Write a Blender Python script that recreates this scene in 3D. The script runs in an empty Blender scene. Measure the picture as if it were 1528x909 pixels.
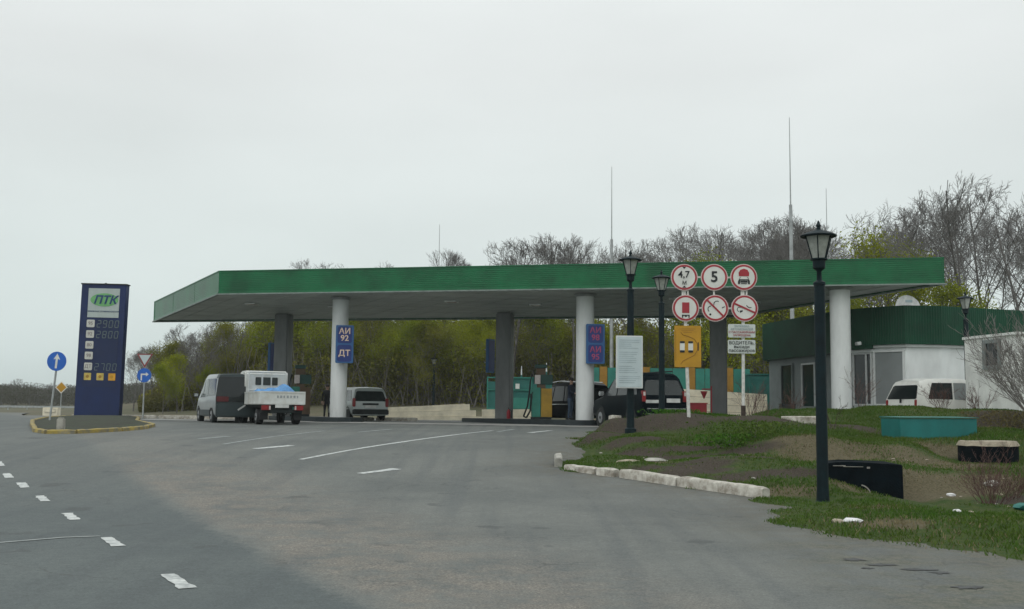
import bpy, bmesh, math, random
import numpy as np
from mathutils import Vector, Matrix
PI = math.pi
R = math.radians
scene = bpy.context.scene
C = scene.collection

# ------------------------------------------------------------------ camera, world, sun, exposure
cam = bpy.data.objects.new('camera', bpy.data.cameras.new('camera'))
C.objects.link(cam)
cam.data.sensor_width = 36.0
cam.data.lens = 38.87
cam.data.clip_end = 3000
pt, ro = math.atan(161.5 / 1650), R(0.6)
fw = Vector((0, math.cos(pt), math.sin(pt))); up0 = Vector((0, -math.sin(pt), math.cos(pt))); rt0 = Vector((1, 0, 0))
rt = rt0 * math.cos(ro) + up0 * math.sin(ro); up = up0 * math.cos(ro) - rt0 * math.sin(ro)
cam.matrix_world = Matrix(((rt.x, up.x, -fw.x, 0), (rt.y, up.y, -fw.y, 0), (rt.z, up.z, -fw.z, 1.5), (0, 0, 0, 1)))
scene.camera = cam

SUN_EL, SUN_AZ = 48, 200
world = bpy.data.worlds.new('World'); scene.world = world; world.use_nodes = True
wn, wl = world.node_tree.nodes, world.node_tree.links
bg = wn['Background']
sky = wn.new('ShaderNodeTexSky'); sky.sky_type = 'NISHITA'; sky.sun_disc = False
sky.sun_elevation = R(SUN_EL); sky.sun_rotation = R(SUN_AZ)
sky.dust_density = 3.0
tc = wn.new('ShaderNodeTexCoord')
sep = wn.new('ShaderNodeSeparateXYZ'); wl.new(tc.outputs['Generated'], sep.inputs[0])
mp = wn.new('ShaderNodeMapping'); mp.inputs['Scale'].default_value = (1.0, 1.0, 3.2)
wl.new(tc.outputs['Generated'], mp.inputs[0])
nz = wn.new('ShaderNodeTexNoise'); nz.inputs['Scale'].default_value = 2.2; nz.inputs['Detail'].default_value = 4; nz.inputs['Roughness'].default_value = .45
wl.new(mp.outputs[0], nz.inputs['Vector'])
# overcast: brighter towards the zenith, a soft cloud deck
ramp = wn.new('ShaderNodeValToRGB')
e = ramp.color_ramp.elements
e[0].position = 0.0; e[0].color = (6.6, 7.6, 7.45, 1)
e[1].position = 1.0; e[1].color = (13.6, 14.2, 14.2, 1)
x = ramp.color_ramp.elements.new(0.10); x.color = (7.3, 8.1, 7.95, 1)
x = ramp.color_ramp.elements.new(0.30); x.color = (8.1, 8.5, 8.4, 1)
wl.new(sep.outputs['Z'], ramp.inputs[0])
cl = wn.new('ShaderNodeMapRange'); cl.inputs[1].default_value = .3; cl.inputs[2].default_value = .7; cl.inputs[3].default_value = .92; cl.inputs[4].default_value = 1.05
wl.new(nz.outputs['Fac'], cl.inputs[0])
mul = wn.new('ShaderNodeVectorMath'); mul.operation = 'SCALE'
wl.new(ramp.outputs[0], mul.inputs[0]); wl.new(cl.outputs[0], mul.inputs['Scale'])
mix = wn.new('ShaderNodeMix'); mix.data_type = 'RGBA'; mix.inputs['Factor'].default_value = .96
wl.new(sky.outputs[0], mix.inputs[6]); wl.new(mul.outputs[0], mix.inputs[7])
wl.new(mix.outputs[2], bg.inputs['Color'])
bg.inputs['Strength'].default_value = 0.1

sun = bpy.data.objects.new('sun', bpy.data.lights.new('sun', 'SUN')); C.objects.link(sun)
sun.data.energy = 0.5; sun.data.angle = R(40); sun.data.color = (1, .98, .95)
az = R(SUN_AZ)
sd = Vector((math.sin(az) * math.cos(R(SUN_EL)), math.cos(az) * math.cos(R(SUN_EL)), math.sin(R(SUN_EL))))
sun.rotation_euler = sd.to_track_quat('Z', 'Y').to_euler()
vs = scene.view_settings
vs.view_transform = 'Standard'; vs.look = 'None'; vs.gamma = 1; vs.use_curve_mapping = False; vs.exposure = 0.0
scene.cycles.volume_bounces = 0
scene.cycles.max_bounces = 6; scene.cycles.transparent_max_bounces = 8

# ------------------------------------------------------------------ materials
MATS = {}
def mat(name, col, rough=.7, metal=0.0, var=.15, scale=3.0, bump=0.0, spec=.5, col2=None, detail=4, emit=None, coat=0.0, stretch=None):
    m = bpy.data.materials.new(name); m.use_nodes = True
    n, l = m.node_tree.nodes, m.node_tree.links
    b = n['Principled BSDF']
    b.inputs['Roughness'].default_value = rough; b.inputs['Metallic'].default_value = metal
    b.inputs['Specular IOR Level'].default_value = spec
    b.inputs['Coat Weight'].default_value = coat
    tcn = n.new('ShaderNodeTexCoord'); no = n.new('ShaderNodeTexNoise')
    no.inputs['Scale'].default_value = scale; no.inputs['Detail'].default_value = detail; no.inputs['Roughness'].default_value = .62
    if stretch:
        mpn = n.new('ShaderNodeMapping'); mpn.inputs['Scale'].default_value = stretch
        l.new(tcn.outputs['Object'], mpn.inputs[0]); l.new(mpn.outputs[0], no.inputs['Vector'])
    else: l.new(tcn.outputs['Object'], no.inputs['Vector'])
    mx = n.new('ShaderNodeMix'); mx.data_type = 'RGBA'
    c2 = col2 if col2 else tuple(c * (1 - 2 * var) for c in col)
    c1 = col if col2 else tuple(min(1, c * (1 + var * .7)) for c in col)
    mx.inputs[6].default_value = (*c1, 1); mx.inputs[7].default_value = (*c2, 1)
    rg = n.new('ShaderNodeMapRange'); rg.inputs[1].default_value = .38; rg.inputs[2].default_value = .68
    l.new(no.outputs['Fac'], rg.inputs[0]); l.new(rg.outputs[0], mx.inputs[0]); l.new(mx.outputs[2], b.inputs['Base Color'])
    if bump:
        bn = n.new('ShaderNodeBump'); bn.inputs['Strength'].default_value = bump; bn.inputs['Distance'].default_value = .02
        n2 = n.new('ShaderNodeTexNoise'); n2.inputs['Scale'].default_value = scale * 8; n2.inputs['Detail'].default_value = 3
        l.new(tcn.outputs['Object'], n2.inputs['Vector']); l.new(n2.outputs['Fac'], bn.inputs['Height']); l.new(bn.outputs[0], b.inputs['Normal'])
    if emit:
        b.inputs['Emission Color'].default_value = (*emit, 1); b.inputs['Emission Strength'].default_value = 1
    MATS[name] = m
    return m

mat('fascia_green', (.002, .130, .045), .32, var=.18, scale=.7, spec=.35, coat=.22)
mat('parapet_green', (.001, .052, .023), .4, var=.12, scale=1.5, spec=.3)
mat('trim_grey', (.20, .24, .22), .6)
mat('soffit', (.44, .47, .44), .6, var=.12, scale=.5, stretch=(1, 4, 1))
mat('roof_top', (.22, .23, .23), .8)
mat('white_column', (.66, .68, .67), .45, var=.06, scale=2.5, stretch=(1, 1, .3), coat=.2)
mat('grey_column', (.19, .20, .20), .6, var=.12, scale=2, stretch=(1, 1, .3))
mat('capital_grey', (.30, .32, .31), .7)
mat('island_dark', (.016, .026, .030), .6)
mat('kerb_white', (.54, .52, .46), .85, col2=(.24, .21, .17), scale=7, bump=.6)
mat('kerb_yellow', (.36, .27, .06), .85, col2=(.17, .16, .12), scale=5, bump=.5)
mat('concrete', (.36, .35, .31), .9, var=.2, scale=4, bump=.5)
mat('beige_concrete', (.80, .73, .57), .9, var=.12, scale=1.5, bump=.3)
mat('mortar', (.40, .36, .28), .95)
mat('wall_white', (.78, .81, .80), .6, var=.07, scale=1.3, stretch=(1, 1, .4))
mat('wall_grey_shaded', (.22, .25, .245), .7, var=.08, scale=1.5)  # grey darkened to carry the canopy's shade on the kiosk's left walls
mat('annex_white', (.72, .73, .70), .8, var=.10, scale=1.6, bump=.3)
mat('frame_white', (.66, .68, .67), .5, var=.05)
mat('dark_glass', (.010, .014, .016), .08, var=.05, spec=.6)
mat('grey_glass', (.23, .25, .25), .25, var=.04, scale=1)
mat('tint_glass', (.007, .011, .012), .15, var=.05)
mat('car_glass', (.012, .018, .018), .12, var=.1, scale=2)
mat('lamp_metal', (.003, .013, .017), .6, var=.2, scale=6, spec=.2)
mat('lamp_pane', (.34, .36, .33), .2, var=.10, scale=12)
mat('galv', (.38, .40, .40), .45, metal=.3, var=.12)
mat('pole_white', (.64, .64, .60), .6, var=.12, scale=8)
mat('rusty_dark', (.05, .035, .028), .9, var=.3, scale=10)
mat('sign_white', (.70, .70, .66), .5, var=.05)
mat('sign_border', (.62, .50, .48), .5, var=.05)
mat('sign_red', (.36, .022, .035), .5, var=.06)
mat('sign_red_faded', (.26, .06, .06), .6)
mat('sign_black', (.015, .018, .02), .6)
mat('sign_yellow', (.50, .26, .010), .5, var=.08, scale=2)
mat('sign_line', (.30, .14, .01), .6)
mat('plate_white', (.56, .60, .57), .5, var=.05)
mat('board_grey', (.50, .58, .60), .35, var=.05, scale=2)
mat('board_line', (.34, .42, .45), .6)
mat('traffic_blue', (.015, .12, .50), .45, var=.05)
mat('totem_blue', (.003, .017, .085), .6, var=.14, scale=.8)
mat('totem_panel', (.003, .015, .070), .5, var=.10, scale=.8)
mat('logo_panel', (.42, .48, .46), .4, var=.04)
mat('logo_green', (.16, .42, .16), .5, var=.10)
mat('logo_navy', (.012, .05, .16), .5)
mat('segment', (.11, .15, .15), .5, var=.05)
mat('tile_white', (.58, .58, .53), .5, var=.05)
mat('tile_yellow', (.66, .50, .12), .5)
mat('tile_orange', (.68, .34, .02), .5)
mat('tile_ink', (.22, .18, .18), .6)
mat('fuel_sign_frame', (.022, .105, .27), .5, var=.06)
mat('fuel_sign_panel', (.010, .03, .17), .4, var=.06)
mat('fuel_orange', (.68, .36, .20), .5)
mat('fuel_cream', (.72, .56, .42), .5)
mat('fuel_pink', (.34, .05, .13), .5)
mat('pump_teal', (.022, .20, .15), .5, var=.1)
mat('pump_green', (.006, .055, .045), .5)
mat('pump_yellow', (.40, .24, .02), .5, var=.12)
mat('pump_brown', (.10, .06, .03), .6)
mat('pump_white', (.62, .56, .54), .5)
mat('rubber', (.012, .013, .014), .8)
mat('silver', (.42, .45, .46), .32, metal=.25, var=.04, coat=.3)
mat('silver_dark', (.028, .042, .045), .4, metal=.1, var=.06)
mat('wagon_silver', (.36, .40, .39), .35, metal=.2, var=.04, coat=.3)
mat('car_black', (.002, .004, .006), .35, var=.1, spec=.03)
mat('car_dark', (.003, .007, .010), .35, var=.1, spec=.03)
mat('car_white', (.66, .66, .62), .35, var=.05, coat=.3)
mat('truck_white', (.62, .64, .62), .45, var=.12, scale=3, col2=(.50, .50, .46))
mat('chassis', (.012, .018, .018), .8)
mat('tarp_blue', (.10, .28, .56), .6, var=.2, scale=5, bump=.5)
mat('lens_red', (.24, .008, .010), .35, var=.15, scale=8)
mat('lens_dark', (.09, .008, .010), .3, var=.1)
mat('number_faded', (.30, .33, .34), .7)
mat('lens_white', (.55, .5, .48), .2)
mat('plate', (.55, .56, .54), .5)
mat('rim', (.33, .34, .35), .4, metal=.5)
mat('chrome', (.60, .62, .62), .2, metal=.8)
mat('fire_red', (.34, .018, .03), .5, var=.12)
mat('fence_teal', (.032, .22, .17), .6, var=.1, scale=1.5)
mat('fence_dark_teal', (.018, .14, .12), .6, var=.1)
mat('fence_orange', (.36, .19, .025), .6, var=.1)
mat('box_turquoise', (.005, .155, .145), .55, var=.10, scale=2.0, stretch=(1, 1, .6))
mat('black_paint', (.003, .007, .010), .9, var=.25, scale=4, bump=.4, spec=.08)
mat('lid_concrete', (.32, .28, .21), .9, var=.2, scale=5, bump=.6)
mat('bark', (.13, .122, .115), .95, var=.25, scale=2)
mat('twig', (.17, .162, .155), .95, var=.2, scale=1)
mat('bark_far', (.10, .10, .095), .95, var=.2)
mat('stem_red', (.115, .062, .052), .9)
mat('stem_grey', (.20, .185, .17), .9)
mat('jacket_dark', (.010, .011, .014), .9)
mat('jacket_blue', (.012, .02, .04), .9)
mat('jeans', (.045, .075, .12), .9)
mat('skin', (.42, .26, .19), .6)
mat('hair', (.02, .015, .012), .8)
mat('dish', (.78, .78, .77), .5)
mat('rag', (.66, .66, .66), .8, bump=.4)
mat('road_paint', (.56, .58, .56), .8, col2=(.26, .28, .28), scale=9)
mat('road_paint_worn', (.30, .32, .31), .85, col2=(.17, .19, .19), scale=6)
mat('pothole', (.030, .032, .031), .6, var=.3, scale=6)
mat('strip_concrete', (.34, .34, .32), .85, var=.12, scale=.8)

def leafmat(name, c1, c2, trans=.35):
    m = bpy.data.materials.new(name); m.use_nodes = True
    n, l = m.node_tree.nodes, m.node_tree.links
    n.remove(n['Principled BSDF'])
    out = n['Material Output']
    d = n.new('ShaderNodeBsdfDiffuse'); t = n.new('ShaderNodeBsdfTranslucent'); ms = n.new('ShaderNodeMixShader'); ms.inputs[0].default_value = trans
    tcn = n.new('ShaderNodeTexCoord'); no = n.new('ShaderNodeTexNoise'); no.inputs['Scale'].default_value = .55; no.inputs['Detail'].default_value = 5
    no.inputs['Roughness'].default_value = .7
    l.new(tcn.outputs['Object'], no.inputs['Vector'])
    oi = n.new('ShaderNodeObjectInfo')
    ad = n.new('ShaderNodeMath'); ad.operation = 'MULTIPLY_ADD'; ad.inputs[1].default_value = .35
    l.new(oi.outputs['Random'], ad.inputs[0]); l.new(no.outputs['Fac'], ad.inputs[2])
    rg = n.new('ShaderNodeMapRange'); rg.inputs[1].default_value = .4; rg.inputs[2].default_value = .9
    l.new(ad.outputs[0], rg.inputs[0])
    mx = n.new('ShaderNodeMix'); mx.data_type = 'RGBA'; mx.inputs[6].default_value = (*c1, 1); mx.inputs[7].default_value = (*c2, 1)
    l.new(rg.outputs[0], mx.inputs[0]); l.new(mx.outputs[2], d.inputs[0]); l.new(mx.outputs[2], t.inputs[0])
    l.new(d.outputs[0], ms.inputs[1]); l.new(t.outputs[0], ms.inputs[2]); l.new(ms.outputs[0], out.inputs[0])
    MATS[name] = m
leafmat('leaf_spring', (.32, .34, .022), (.17, .21, .018))
leafmat('leaf_olive', (.23, .22, .032), (.13, .14, .028))
leafmat('leaf_brown', (.13, .11, .055), (.11, .115, .035))
leafmat('far_leaf', (.095, .10, .065), (.075, .072, .055))
leafmat('blade', (.040, .125, .014), (.085, .120, .028), .2)
leafmat('blade_dry', (.22, .19, .11), (.13, .11, .06), .1)

# ------------------------------------------------------------------ mesh helpers
class MB:
    def __init__(s): s.v = []; s.f = []; s.m = []; s.cur = 0
    def add(s, vs_, fs):
        b = len(s.v); s.v += [tuple(v) for v in vs_]
        for f in fs: s.f.append(tuple(i + b for i in f)); s.m.append(s.cur)
        return s
    def box(s, c, d, rz=0, M=None):
        x, y, z = d[0] / 2, d[1] / 2, d[2] / 2
        vs_ = [Vector((sx * x, sy * y, sz * z)) for sz in (-1, 1) for sy in (-1, 1) for sx in (-1, 1)]
        rot = M if M is not None else Matrix.Rotation(rz, 3, 'Z')
        vs_ = [rot @ v + Vector(c) for v in vs_]
        return s.add(vs_, [(0, 2, 3, 1), (4, 5, 7, 6), (0, 1, 5, 4), (2, 6, 7, 3), (1, 3, 7, 5), (0, 4, 6, 2)])
    def tube(s, p0, p1, r0, r1=None, n=12, caps=True):
        r1 = r0 if r1 is None else r1
        p0, p1 = Vector(p0), Vector(p1); d = (p1 - p0).normalized()
        a = d.orthogonal().normalized(); b = d.cross(a)
        vs_ = []
        for p, r in ((p0, r0), (p1, r1)):
            for i in range(n):
                t = 2 * PI * i / n; vs_.append(p + a * (math.cos(t) * r) + b * (math.sin(t) * r))
        fs = [(i, (i + 1) % n, n + (i + 1) % n, n + i) for i in range(n)]
        if caps: fs += [tuple(range(n - 1, -1, -1)), tuple(range(n, 2 * n))]
        return s.add(vs_, fs)
    def path(s, pts, r, n=8):
        for a, b in zip(pts[:-1], pts[1:]): s.tube(a, b, r, r, n)
        return s
    def lathe(s, prof_, c=(0, 0, 0), n=16, axis='Z', start=0.0):
        vs_ = []
        for r, z in prof_:
            for i in range(n):
                t = 2 * PI * i / n + start
                vs_.append((c[0] + r * math.cos(t), c[1] + r * math.sin(t), c[2] + z))
        fs = []
        for k in range(len(prof_) - 1):
            for i in range(n):
                j = (i + 1) % n; fs.append((k * n + i, k * n + j, (k + 1) * n + j, (k + 1) * n + i))
        fs.append(tuple(range(n - 1, -1, -1))); b = (len(prof_) - 1) * n; fs.append(tuple(range(b, b + n)))
        return s.add(vs_, fs)
    def prism(s, poly, z0, z1):
        """poly in xy, extruded in z"""
        n = len(poly)
        vs_ = [(p[0], p[1], z0) for p in poly] + [(p[0], p[1], z1) for p in poly]
        fs = [(i, (i + 1) % n, n + (i + 1) % n, n + i) for i in range(n)] + [tuple(range(n - 1, -1, -1)), tuple(range(n, 2 * n))]
        return s.add(vs_, fs)
    def plate(s, poly, y0, y1):
        """poly in xz, extruded in y (front y0 towards the viewer)"""
        n = len(poly)
        vs_ = [(p[0], y0, p[1]) for p in poly] + [(p[0], y1, p[1]) for p in poly]
        fs = [(i, (i + 1) % n, n + (i + 1) % n, n + i) for i in range(n)] + [tuple(range(n - 1, -1, -1)), tuple(range(n, 2 * n))]
        return s.add(vs_, fs)
    def disc(s, c, r, y0, y1, n=40, r_in=0, sx=1.0):
        cx, cz = c
        if r_in == 0:
            return s.plate([(cx + sx * r * math.cos(2 * PI * i / n), cz + r * math.sin(2 * PI * i / n)) for i in range(n)], y0, y1)
        vs_ = []
        for y in (y0, y1):
            for rr in (r, r_in):
                for i in range(n):
                    t = 2 * PI * i / n; vs_.append((cx + rr * math.cos(t), y, cz + rr * math.sin(t)))
        fs = []
        for i in range(n):
            j = (i + 1) % n
            fs += [(i, j, n + j, n + i), (2 * n + i, 3 * n + i, 3 * n + j, 2 * n + j), (i, 2 * n + i, 2 * n + j, j), (n + i, n + j, 3 * n + j, 3 * n + i)]
        return s.add(vs_, fs)
    def build(s, name, mats, parent=None, smooth=False, bevel=0, loc=None, rz=None, sharp=35):
        me = bpy.data.meshes.new(name); me.from_pydata(s.v, [], s.f); 
        if isinstance(mats, str): mats = [mats]
        for m in mats: me.materials.append(MATS[m])
        me.polygons.foreach_set('material_index', s.m)
        bm = bmesh.new(); bm.from_mesh(me); bmesh.ops.recalc_face_normals(bm, faces=bm.faces)
        if bevel:
            bmesh.ops.bevel(bm, geom=[e_ for e_ in bm.edges if len(e_.link_faces) == 2 and e_.calc_face_angle(0) > R(40)], offset=bevel, segments=2, affect='EDGES', clamp_overlap=True)
        bm.to_mesh(me); bm.free()
        if smooth or bevel:
            me.polygons.foreach_set('use_smooth', [True] * len(me.polygons)); me.set_sharp_from_angle(angle=R(sharp))
        o = bpy.data.objects.new(name, me); C.objects.link(o)
        if parent is not None: o.parent = parent
        if loc is not None: o.location = loc
        if rz is not None: o.rotation_euler = (0, 0, rz)
        return o

def thing(name, label, cat, loc=(0, 0, 0), rz=0, group=None):
    o = bpy.data.objects.new(name, None); C.objects.link(o); o.empty_display_size = .3
    o.location = loc; o.rotation_euler = (0, 0, rz)
    return tag(o, label, cat, group)
def tag(o, label, cat, group=None):
    o['label'] = label; o['category'] = cat
    if group: o['group'] = group
    return o
def structure(o): o['kind'] = 'structure'; return o
def text(body, size, x, z, y, m, parent, name='lettering', shear=0, sx=1.0, bold=0.0, th=.004, spacing=1.0):
    c = bpy.data.curves.new(name, 'FONT'); c.body = body; c.size = size; c.align_x = 'CENTER'; c.align_y = 'CENTER'
    c.shear = shear; c.offset = bold; c.extrude = th; c.space_character = spacing; c.resolution_u = 3
    o = bpy.data.objects.new(name, c); C.objects.link(o)
    me = bpy.data.meshes.new_from_object(o.evaluated_get(bpy.context.evaluated_depsgraph_get()))
    bpy.data.objects.remove(o); bpy.data.curves.remove(c)
    me.transform(Matrix(((sx, 0, 0, 0), (0, 0, -1, 0), (0, 1, 0, 0), (0, 0, 0, 1))))
    me.materials.clear(); me.materials.append(MATS[m]); me.name = name
    o = bpy.data.objects.new(name, me); C.objects.link(o); o.parent = parent; o.location = (x, y, z)
    return o
def rrect(w, h, r, cx=0, cz=0, n=5):
    pts = []
    for (sx, sz, a0) in ((1, 1, 0), (-1, 1, 90), (-1, -1, 180), (1, -1, 270)):
        for i in range(n + 1):
            a = R(a0 + 90 * i / n); pts.append((cx + sx * (w / 2 - r) + r * math.cos(a), cz + sz * (h / 2 - r) + r * math.sin(a)))
    return pts
def dup(root, loc, rz, label):
    r = root.copy(); C.objects.link(r); r.location = loc; r.rotation_euler = (0, 0, rz); r['label'] = label
    for ch in list(root.children):
        c = ch.copy(); C.objects.link(c); c.parent = r
        for g in ch.children:
            d = g.copy(); C.objects.link(d); d.parent = c
    return r

# ------------------------------------------------------------------ ground heights
PY = [-100, 9, 12, 15, 18, 21, 24, 27, 30, 34, 38, 44, 50, 60, 1000]
PZ = [0, 0, .03, .06, .14, .28, .50, .66, .78, .88, .95, 1.02, 1.06, 1.08, 1.08]
def prof(y): return np.interp(y, PY, PZ)
def prof_s(y):
    return (prof(y - 1.2) + prof(y - .6) + prof(y) + prof(y + .6) + prof(y + 1.2)) / 5
def pz(y): return float(prof_s(np.array(float(y))))

def grid(name, xs, ys, zf, m, attrs=None):
    X, Y = np.meshgrid(xs, ys); Z = zf(X, Y)
    nx, ny = len(xs), len(ys)
    v = np.stack([X, Y, Z], -1).reshape(-1, 3)
    i = np.arange(nx * ny).reshape(ny, nx)
    f = np.stack([i[:-1, :-1], i[:-1, 1:], i[1:, 1:], i[1:, :-1]], -1).reshape(-1, 4)
    me = bpy.data.meshes.new(name); me.from_pydata(v.tolist(), [], f.tolist()); me.materials.append(m)
    me.polygons.foreach_set('use_smooth', [True] * len(me.polygons))
    for k, a in (attrs or {}).items():
        at = me.attributes.new(k, 'FLOAT', 'POINT'); at.data.foreach_set('value', a(X, Y).reshape(-1).astype(np.float32))
    o = bpy.data.objects.new(name, me); C.objects.link(o)
    return o

# value noise for terrain
_rs = np.random.RandomState(5); _T = _rs.rand(64, 64)
def vnoise(x, y, s):
    x = np.asarray(x) * s + 100; y = np.asarray(y) * s + 100
    xi = np.floor(x).astype(int); yi = np.floor(y).astype(int); fx = x - xi; fy = y - yi
    fx = fx * fx * (3 - 2 * fx); fy = fy * fy * (3 - 2 * fy)
    a = _T[yi % 64, xi % 64]; b = _T[yi % 64, (xi + 1) % 64]; c = _T[(yi + 1) % 64, xi % 64]; d = _T[(yi + 1) % 64, (xi + 1) % 64]
    return (a * (1 - fx) + b * fx) * (1 - fy) + (c * (1 - fx) + d * fx) * fy - .5
def fbm(x, y, s): return vnoise(x, y, s) + .5 * vnoise(x, y, s * 2.1) + .25 * vnoise(x, y, s * 4.3)

# ------------------------------------------------------------------ asphalt material
def asphalt_mat():
    m = bpy.data.materials.new('asphalt'); m.use_nodes = True
    n, l = m.node_tree.nodes, m.node_tree.links; b = n['Principled BSDF']
    tcn = n.new('ShaderNodeTexCoord'); sp = n.new('ShaderNodeSeparateXYZ'); l.new(tcn.outputs['Object'], sp.inputs[0])
    def math_(op, a, b_=None, c=None, clamp=False):
        k = n.new('ShaderNodeMath'); k.operation = op; k.use_clamp = clamp
        for i, q in enumerate((a, b_, c)):
            if q is None: continue
            if isinstance(q, (int, float)): k.inputs[i].default_value = q
            else: l.new(q, k.inputs[i])
        return k.outputs[0]
    def noise(s, d=4, r=.6, st=None):
        k = n.new('ShaderNodeTexNoise'); k.inputs['Scale'].default_value = s; k.inputs['Detail'].default_value = d; k.inputs['Roughness'].default_value = r
        if st:
            q = n.new('ShaderNodeMapping'); q.inputs['Rotation'].default_value = (0, 0, R(-27)); q.inputs['Scale'].default_value = st
            l.new(tcn.outputs['Object'], q.inputs[0]); l.new(q.outputs[0], k.inputs['Vector'])
        else: l.new(tcn.outputs['Object'], k.inputs['Vector'])
        return k.outputs['Fac']
    def mixc(fac, a, b_):
        k = n.new('ShaderNodeMix'); k.data_type = 'RGBA'
        if isinstance(fac, (int, float)): k.inputs[0].default_value = fac
        else: l.new(fac, k.inputs[0])
        for i, q in ((6, a), (7, b_)):
            if isinstance(q, tuple): k.inputs[i].default_value = (*q, 1)
            else: l.new(q, k.inputs[i])
        return k.outputs[2]
    def rng(v, a, b_, c=0., d=1.):
        k = n.new('ShaderNodeMapRange'); k.interpolation_type = 'SMOOTHSTEP'
        l.new(v, k.inputs[0])
        for i, q in enumerate((a, b_, c, d)): k.inputs[i + 1].default_value = q
        return k.outputs[0]
    X, Y = sp.outputs['X'], sp.outputs['Y']
    big, fine, grit = noise(.35, 5), noise(9, 4, .8), noise(42, 3, .8)
    tracks = noise(.8, 3, .5, (3.2, .12, 1))
    # distance to the seam between the carriageway and the forecourt
    d0 = math_('ADD', math_('MULTIPLY_ADD', Y, .50, X), -3.15)
    # d0 = X + .5*Y - 3.15 ; carriageway where negative
    d0 = math_('ADD', d0, math_('MULTIPLY_ADD', big, .7, -.35))
    road = math_('MULTIPLY', rng(math_('ADD', d0, math_('MULTIPLY_ADD', fine, .5, -.25)), -.15, .2, 1, 0), rng(Y, 14, 24, 1, .35))
    base = mixc(rng(big, .35, .65), (.130, .138, .127), (.094, .103, .097))
    base = mixc(rng(tracks, .45, .68, 0, .55), base, (.078, .088, .088))
    main = mixc(rng(big, .35, .65), (.068, .083, .083), (.088, .104, .101))
    main = mixc(rng(tracks, .4, .7, 0, .5), main, (.058, .070, .072))
    col = mixc(road, base, main)
    # worn gravelly reddish band beside the seam
    gb = math_('MULTIPLY', rng(d0, .0, .5), rng(d0, 1.4, 4.2, 1, 0))
    gb = math_('MULTIPLY', gb, rng(Y, 19, 26, 1, 0.35))
    gb = math_('MULTIPLY', gb, rng(noise(1.6, 6, .8), .34, .62))
    gcol = mixc(rng(grit, .40, .62), (.118, .108, .090), (.235, .205, .170))
    col = mixc(math_('MULTIPLY', gb, .75), col, gcol)
    # dusty sandy shoulder bottom right
    sh = math_('MULTIPLY', rng(X, 2.2, 3.8), rng(Y, 13.0, 17.0, 1, 0))
    sh = math_('MULTIPLY', sh, rng(noise(.8, 5, .7), .38, .60))
    col = mixc(math_('MULTIPLY', sh, .8), col, mixc(rng(fine, .4, .6), (.135, .128, .095), (.055, .062, .042)))
    # soil washed out from the bank
    ed = n.new('ShaderNodeAttribute'); ed.attribute_name = 'edge'
    col = mixc(math_('MULTIPLY', ed.outputs['Fac'], rng(noise(2.2, 6, .8), .36, .58, 0, .95)), col, mixc(rng(fine, .4, .6), (.105, .095, .070), (.060, .058, .044)))
    # oil drips
    op = rng(noise(1.1, 3, .5), .655, .70, 0, .55)
    col = mixc(op, col, (.045, .050, .050))
    # cracks
    vo = n.new('ShaderNodeTexVoronoi'); vo.feature = 'DISTANCE_TO_EDGE'; vo.inputs['Scale'].default_value = .45
    wv = n.new('ShaderNodeVectorMath'); wv.operation = 'ADD'
    nn = n.new('ShaderNodeTexNoise'); nn.inputs['Scale'].default_value = 1.3; nn.inputs['Detail'].default_value = 5
    l.new(tcn.outputs['Object'], nn.inputs['Vector']); l.new(tcn.outputs['Object'], wv.inputs[0]); l.new(nn.outputs['Color'], wv.inputs[1]); l.new(wv.outputs[0], vo.inputs['Vector'])
    cr = math_('MULTIPLY', rng(vo.outputs['Distance'], .004, .012, .5, 0), rng(big, .48, .60))
    col = mixc(cr, col, (.05, .052, .05))
    # grain
    g = math_('MULTIPLY_ADD', fine, .80, .60); g2 = math_('MULTIPLY_ADD', grit, 1.7, .15)
    vm = n.new('ShaderNodeVectorMath'); vm.operation = 'SCALE'; l.new(col, vm.inputs[0]); l.new(math_('MULTIPLY', g, g2), vm.inputs['Scale'])
    l.new(vm.outputs[0], b.inputs['Base Color'])
    b.inputs['Roughness'].default_value = .72; b.inputs['Specular IOR Level'].default_value = .35
    bp = n.new('ShaderNodeBump'); bp.inputs['Strength'].default_value = .35; bp.inputs['Distance'].default_value = .012
    l.new(grit, bp.inputs['Height']); l.new(bp.outputs[0], b.inputs['Normal'])
    return m
ASPH = asphalt_mat()

BPOLY = [(1.1, 22.3), (1.0, 23.6), (1.2, 26), (1.6, 28), (2.1, 31), (3.0, 35), (4.2, 36.2), (7, 37), (10, 37.4), (13, 37.6), (30, 38), (30, 9), (20, 9), (12, 10.5), (8, 11.2), (5.6, 12.0), (5.0, 12.8), (4.3, 13.8), (3.85, 15.2), (4.05, 16.6), (4.2, 18.0), (3.1, 19.6), (2.1, 21.2)]
def inside(X, Y):
    c = np.zeros(X.shape, bool); dm = np.full(X.shape, 1e9); n = len(BPOLY)
    for i in range(n):
        (x1, y1), (x2, y2) = BPOLY[i], BPOLY[(i + 1) % n]
        if y1 != y2: c ^= ((y1 > Y) != (y2 > Y)) & (X < (x2 - x1) * (Y - y1) / (y2 - y1) + x1)
        t_ = np.clip(((X - x1) * (x2 - x1) + (Y - y1) * (y2 - y1)) / ((x2 - x1) ** 2 + (y2 - y1) ** 2), 0, 1)
        dm = np.minimum(dm, np.hypot(X - x1 - t_ * (x2 - x1), Y - y1 - t_ * (y2 - y1)))
    return np.where(c, dm, -dm)
ysr = np.concatenate([np.arange(-8, 40, .5), np.arange(40, 62.1, .75)])
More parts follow.
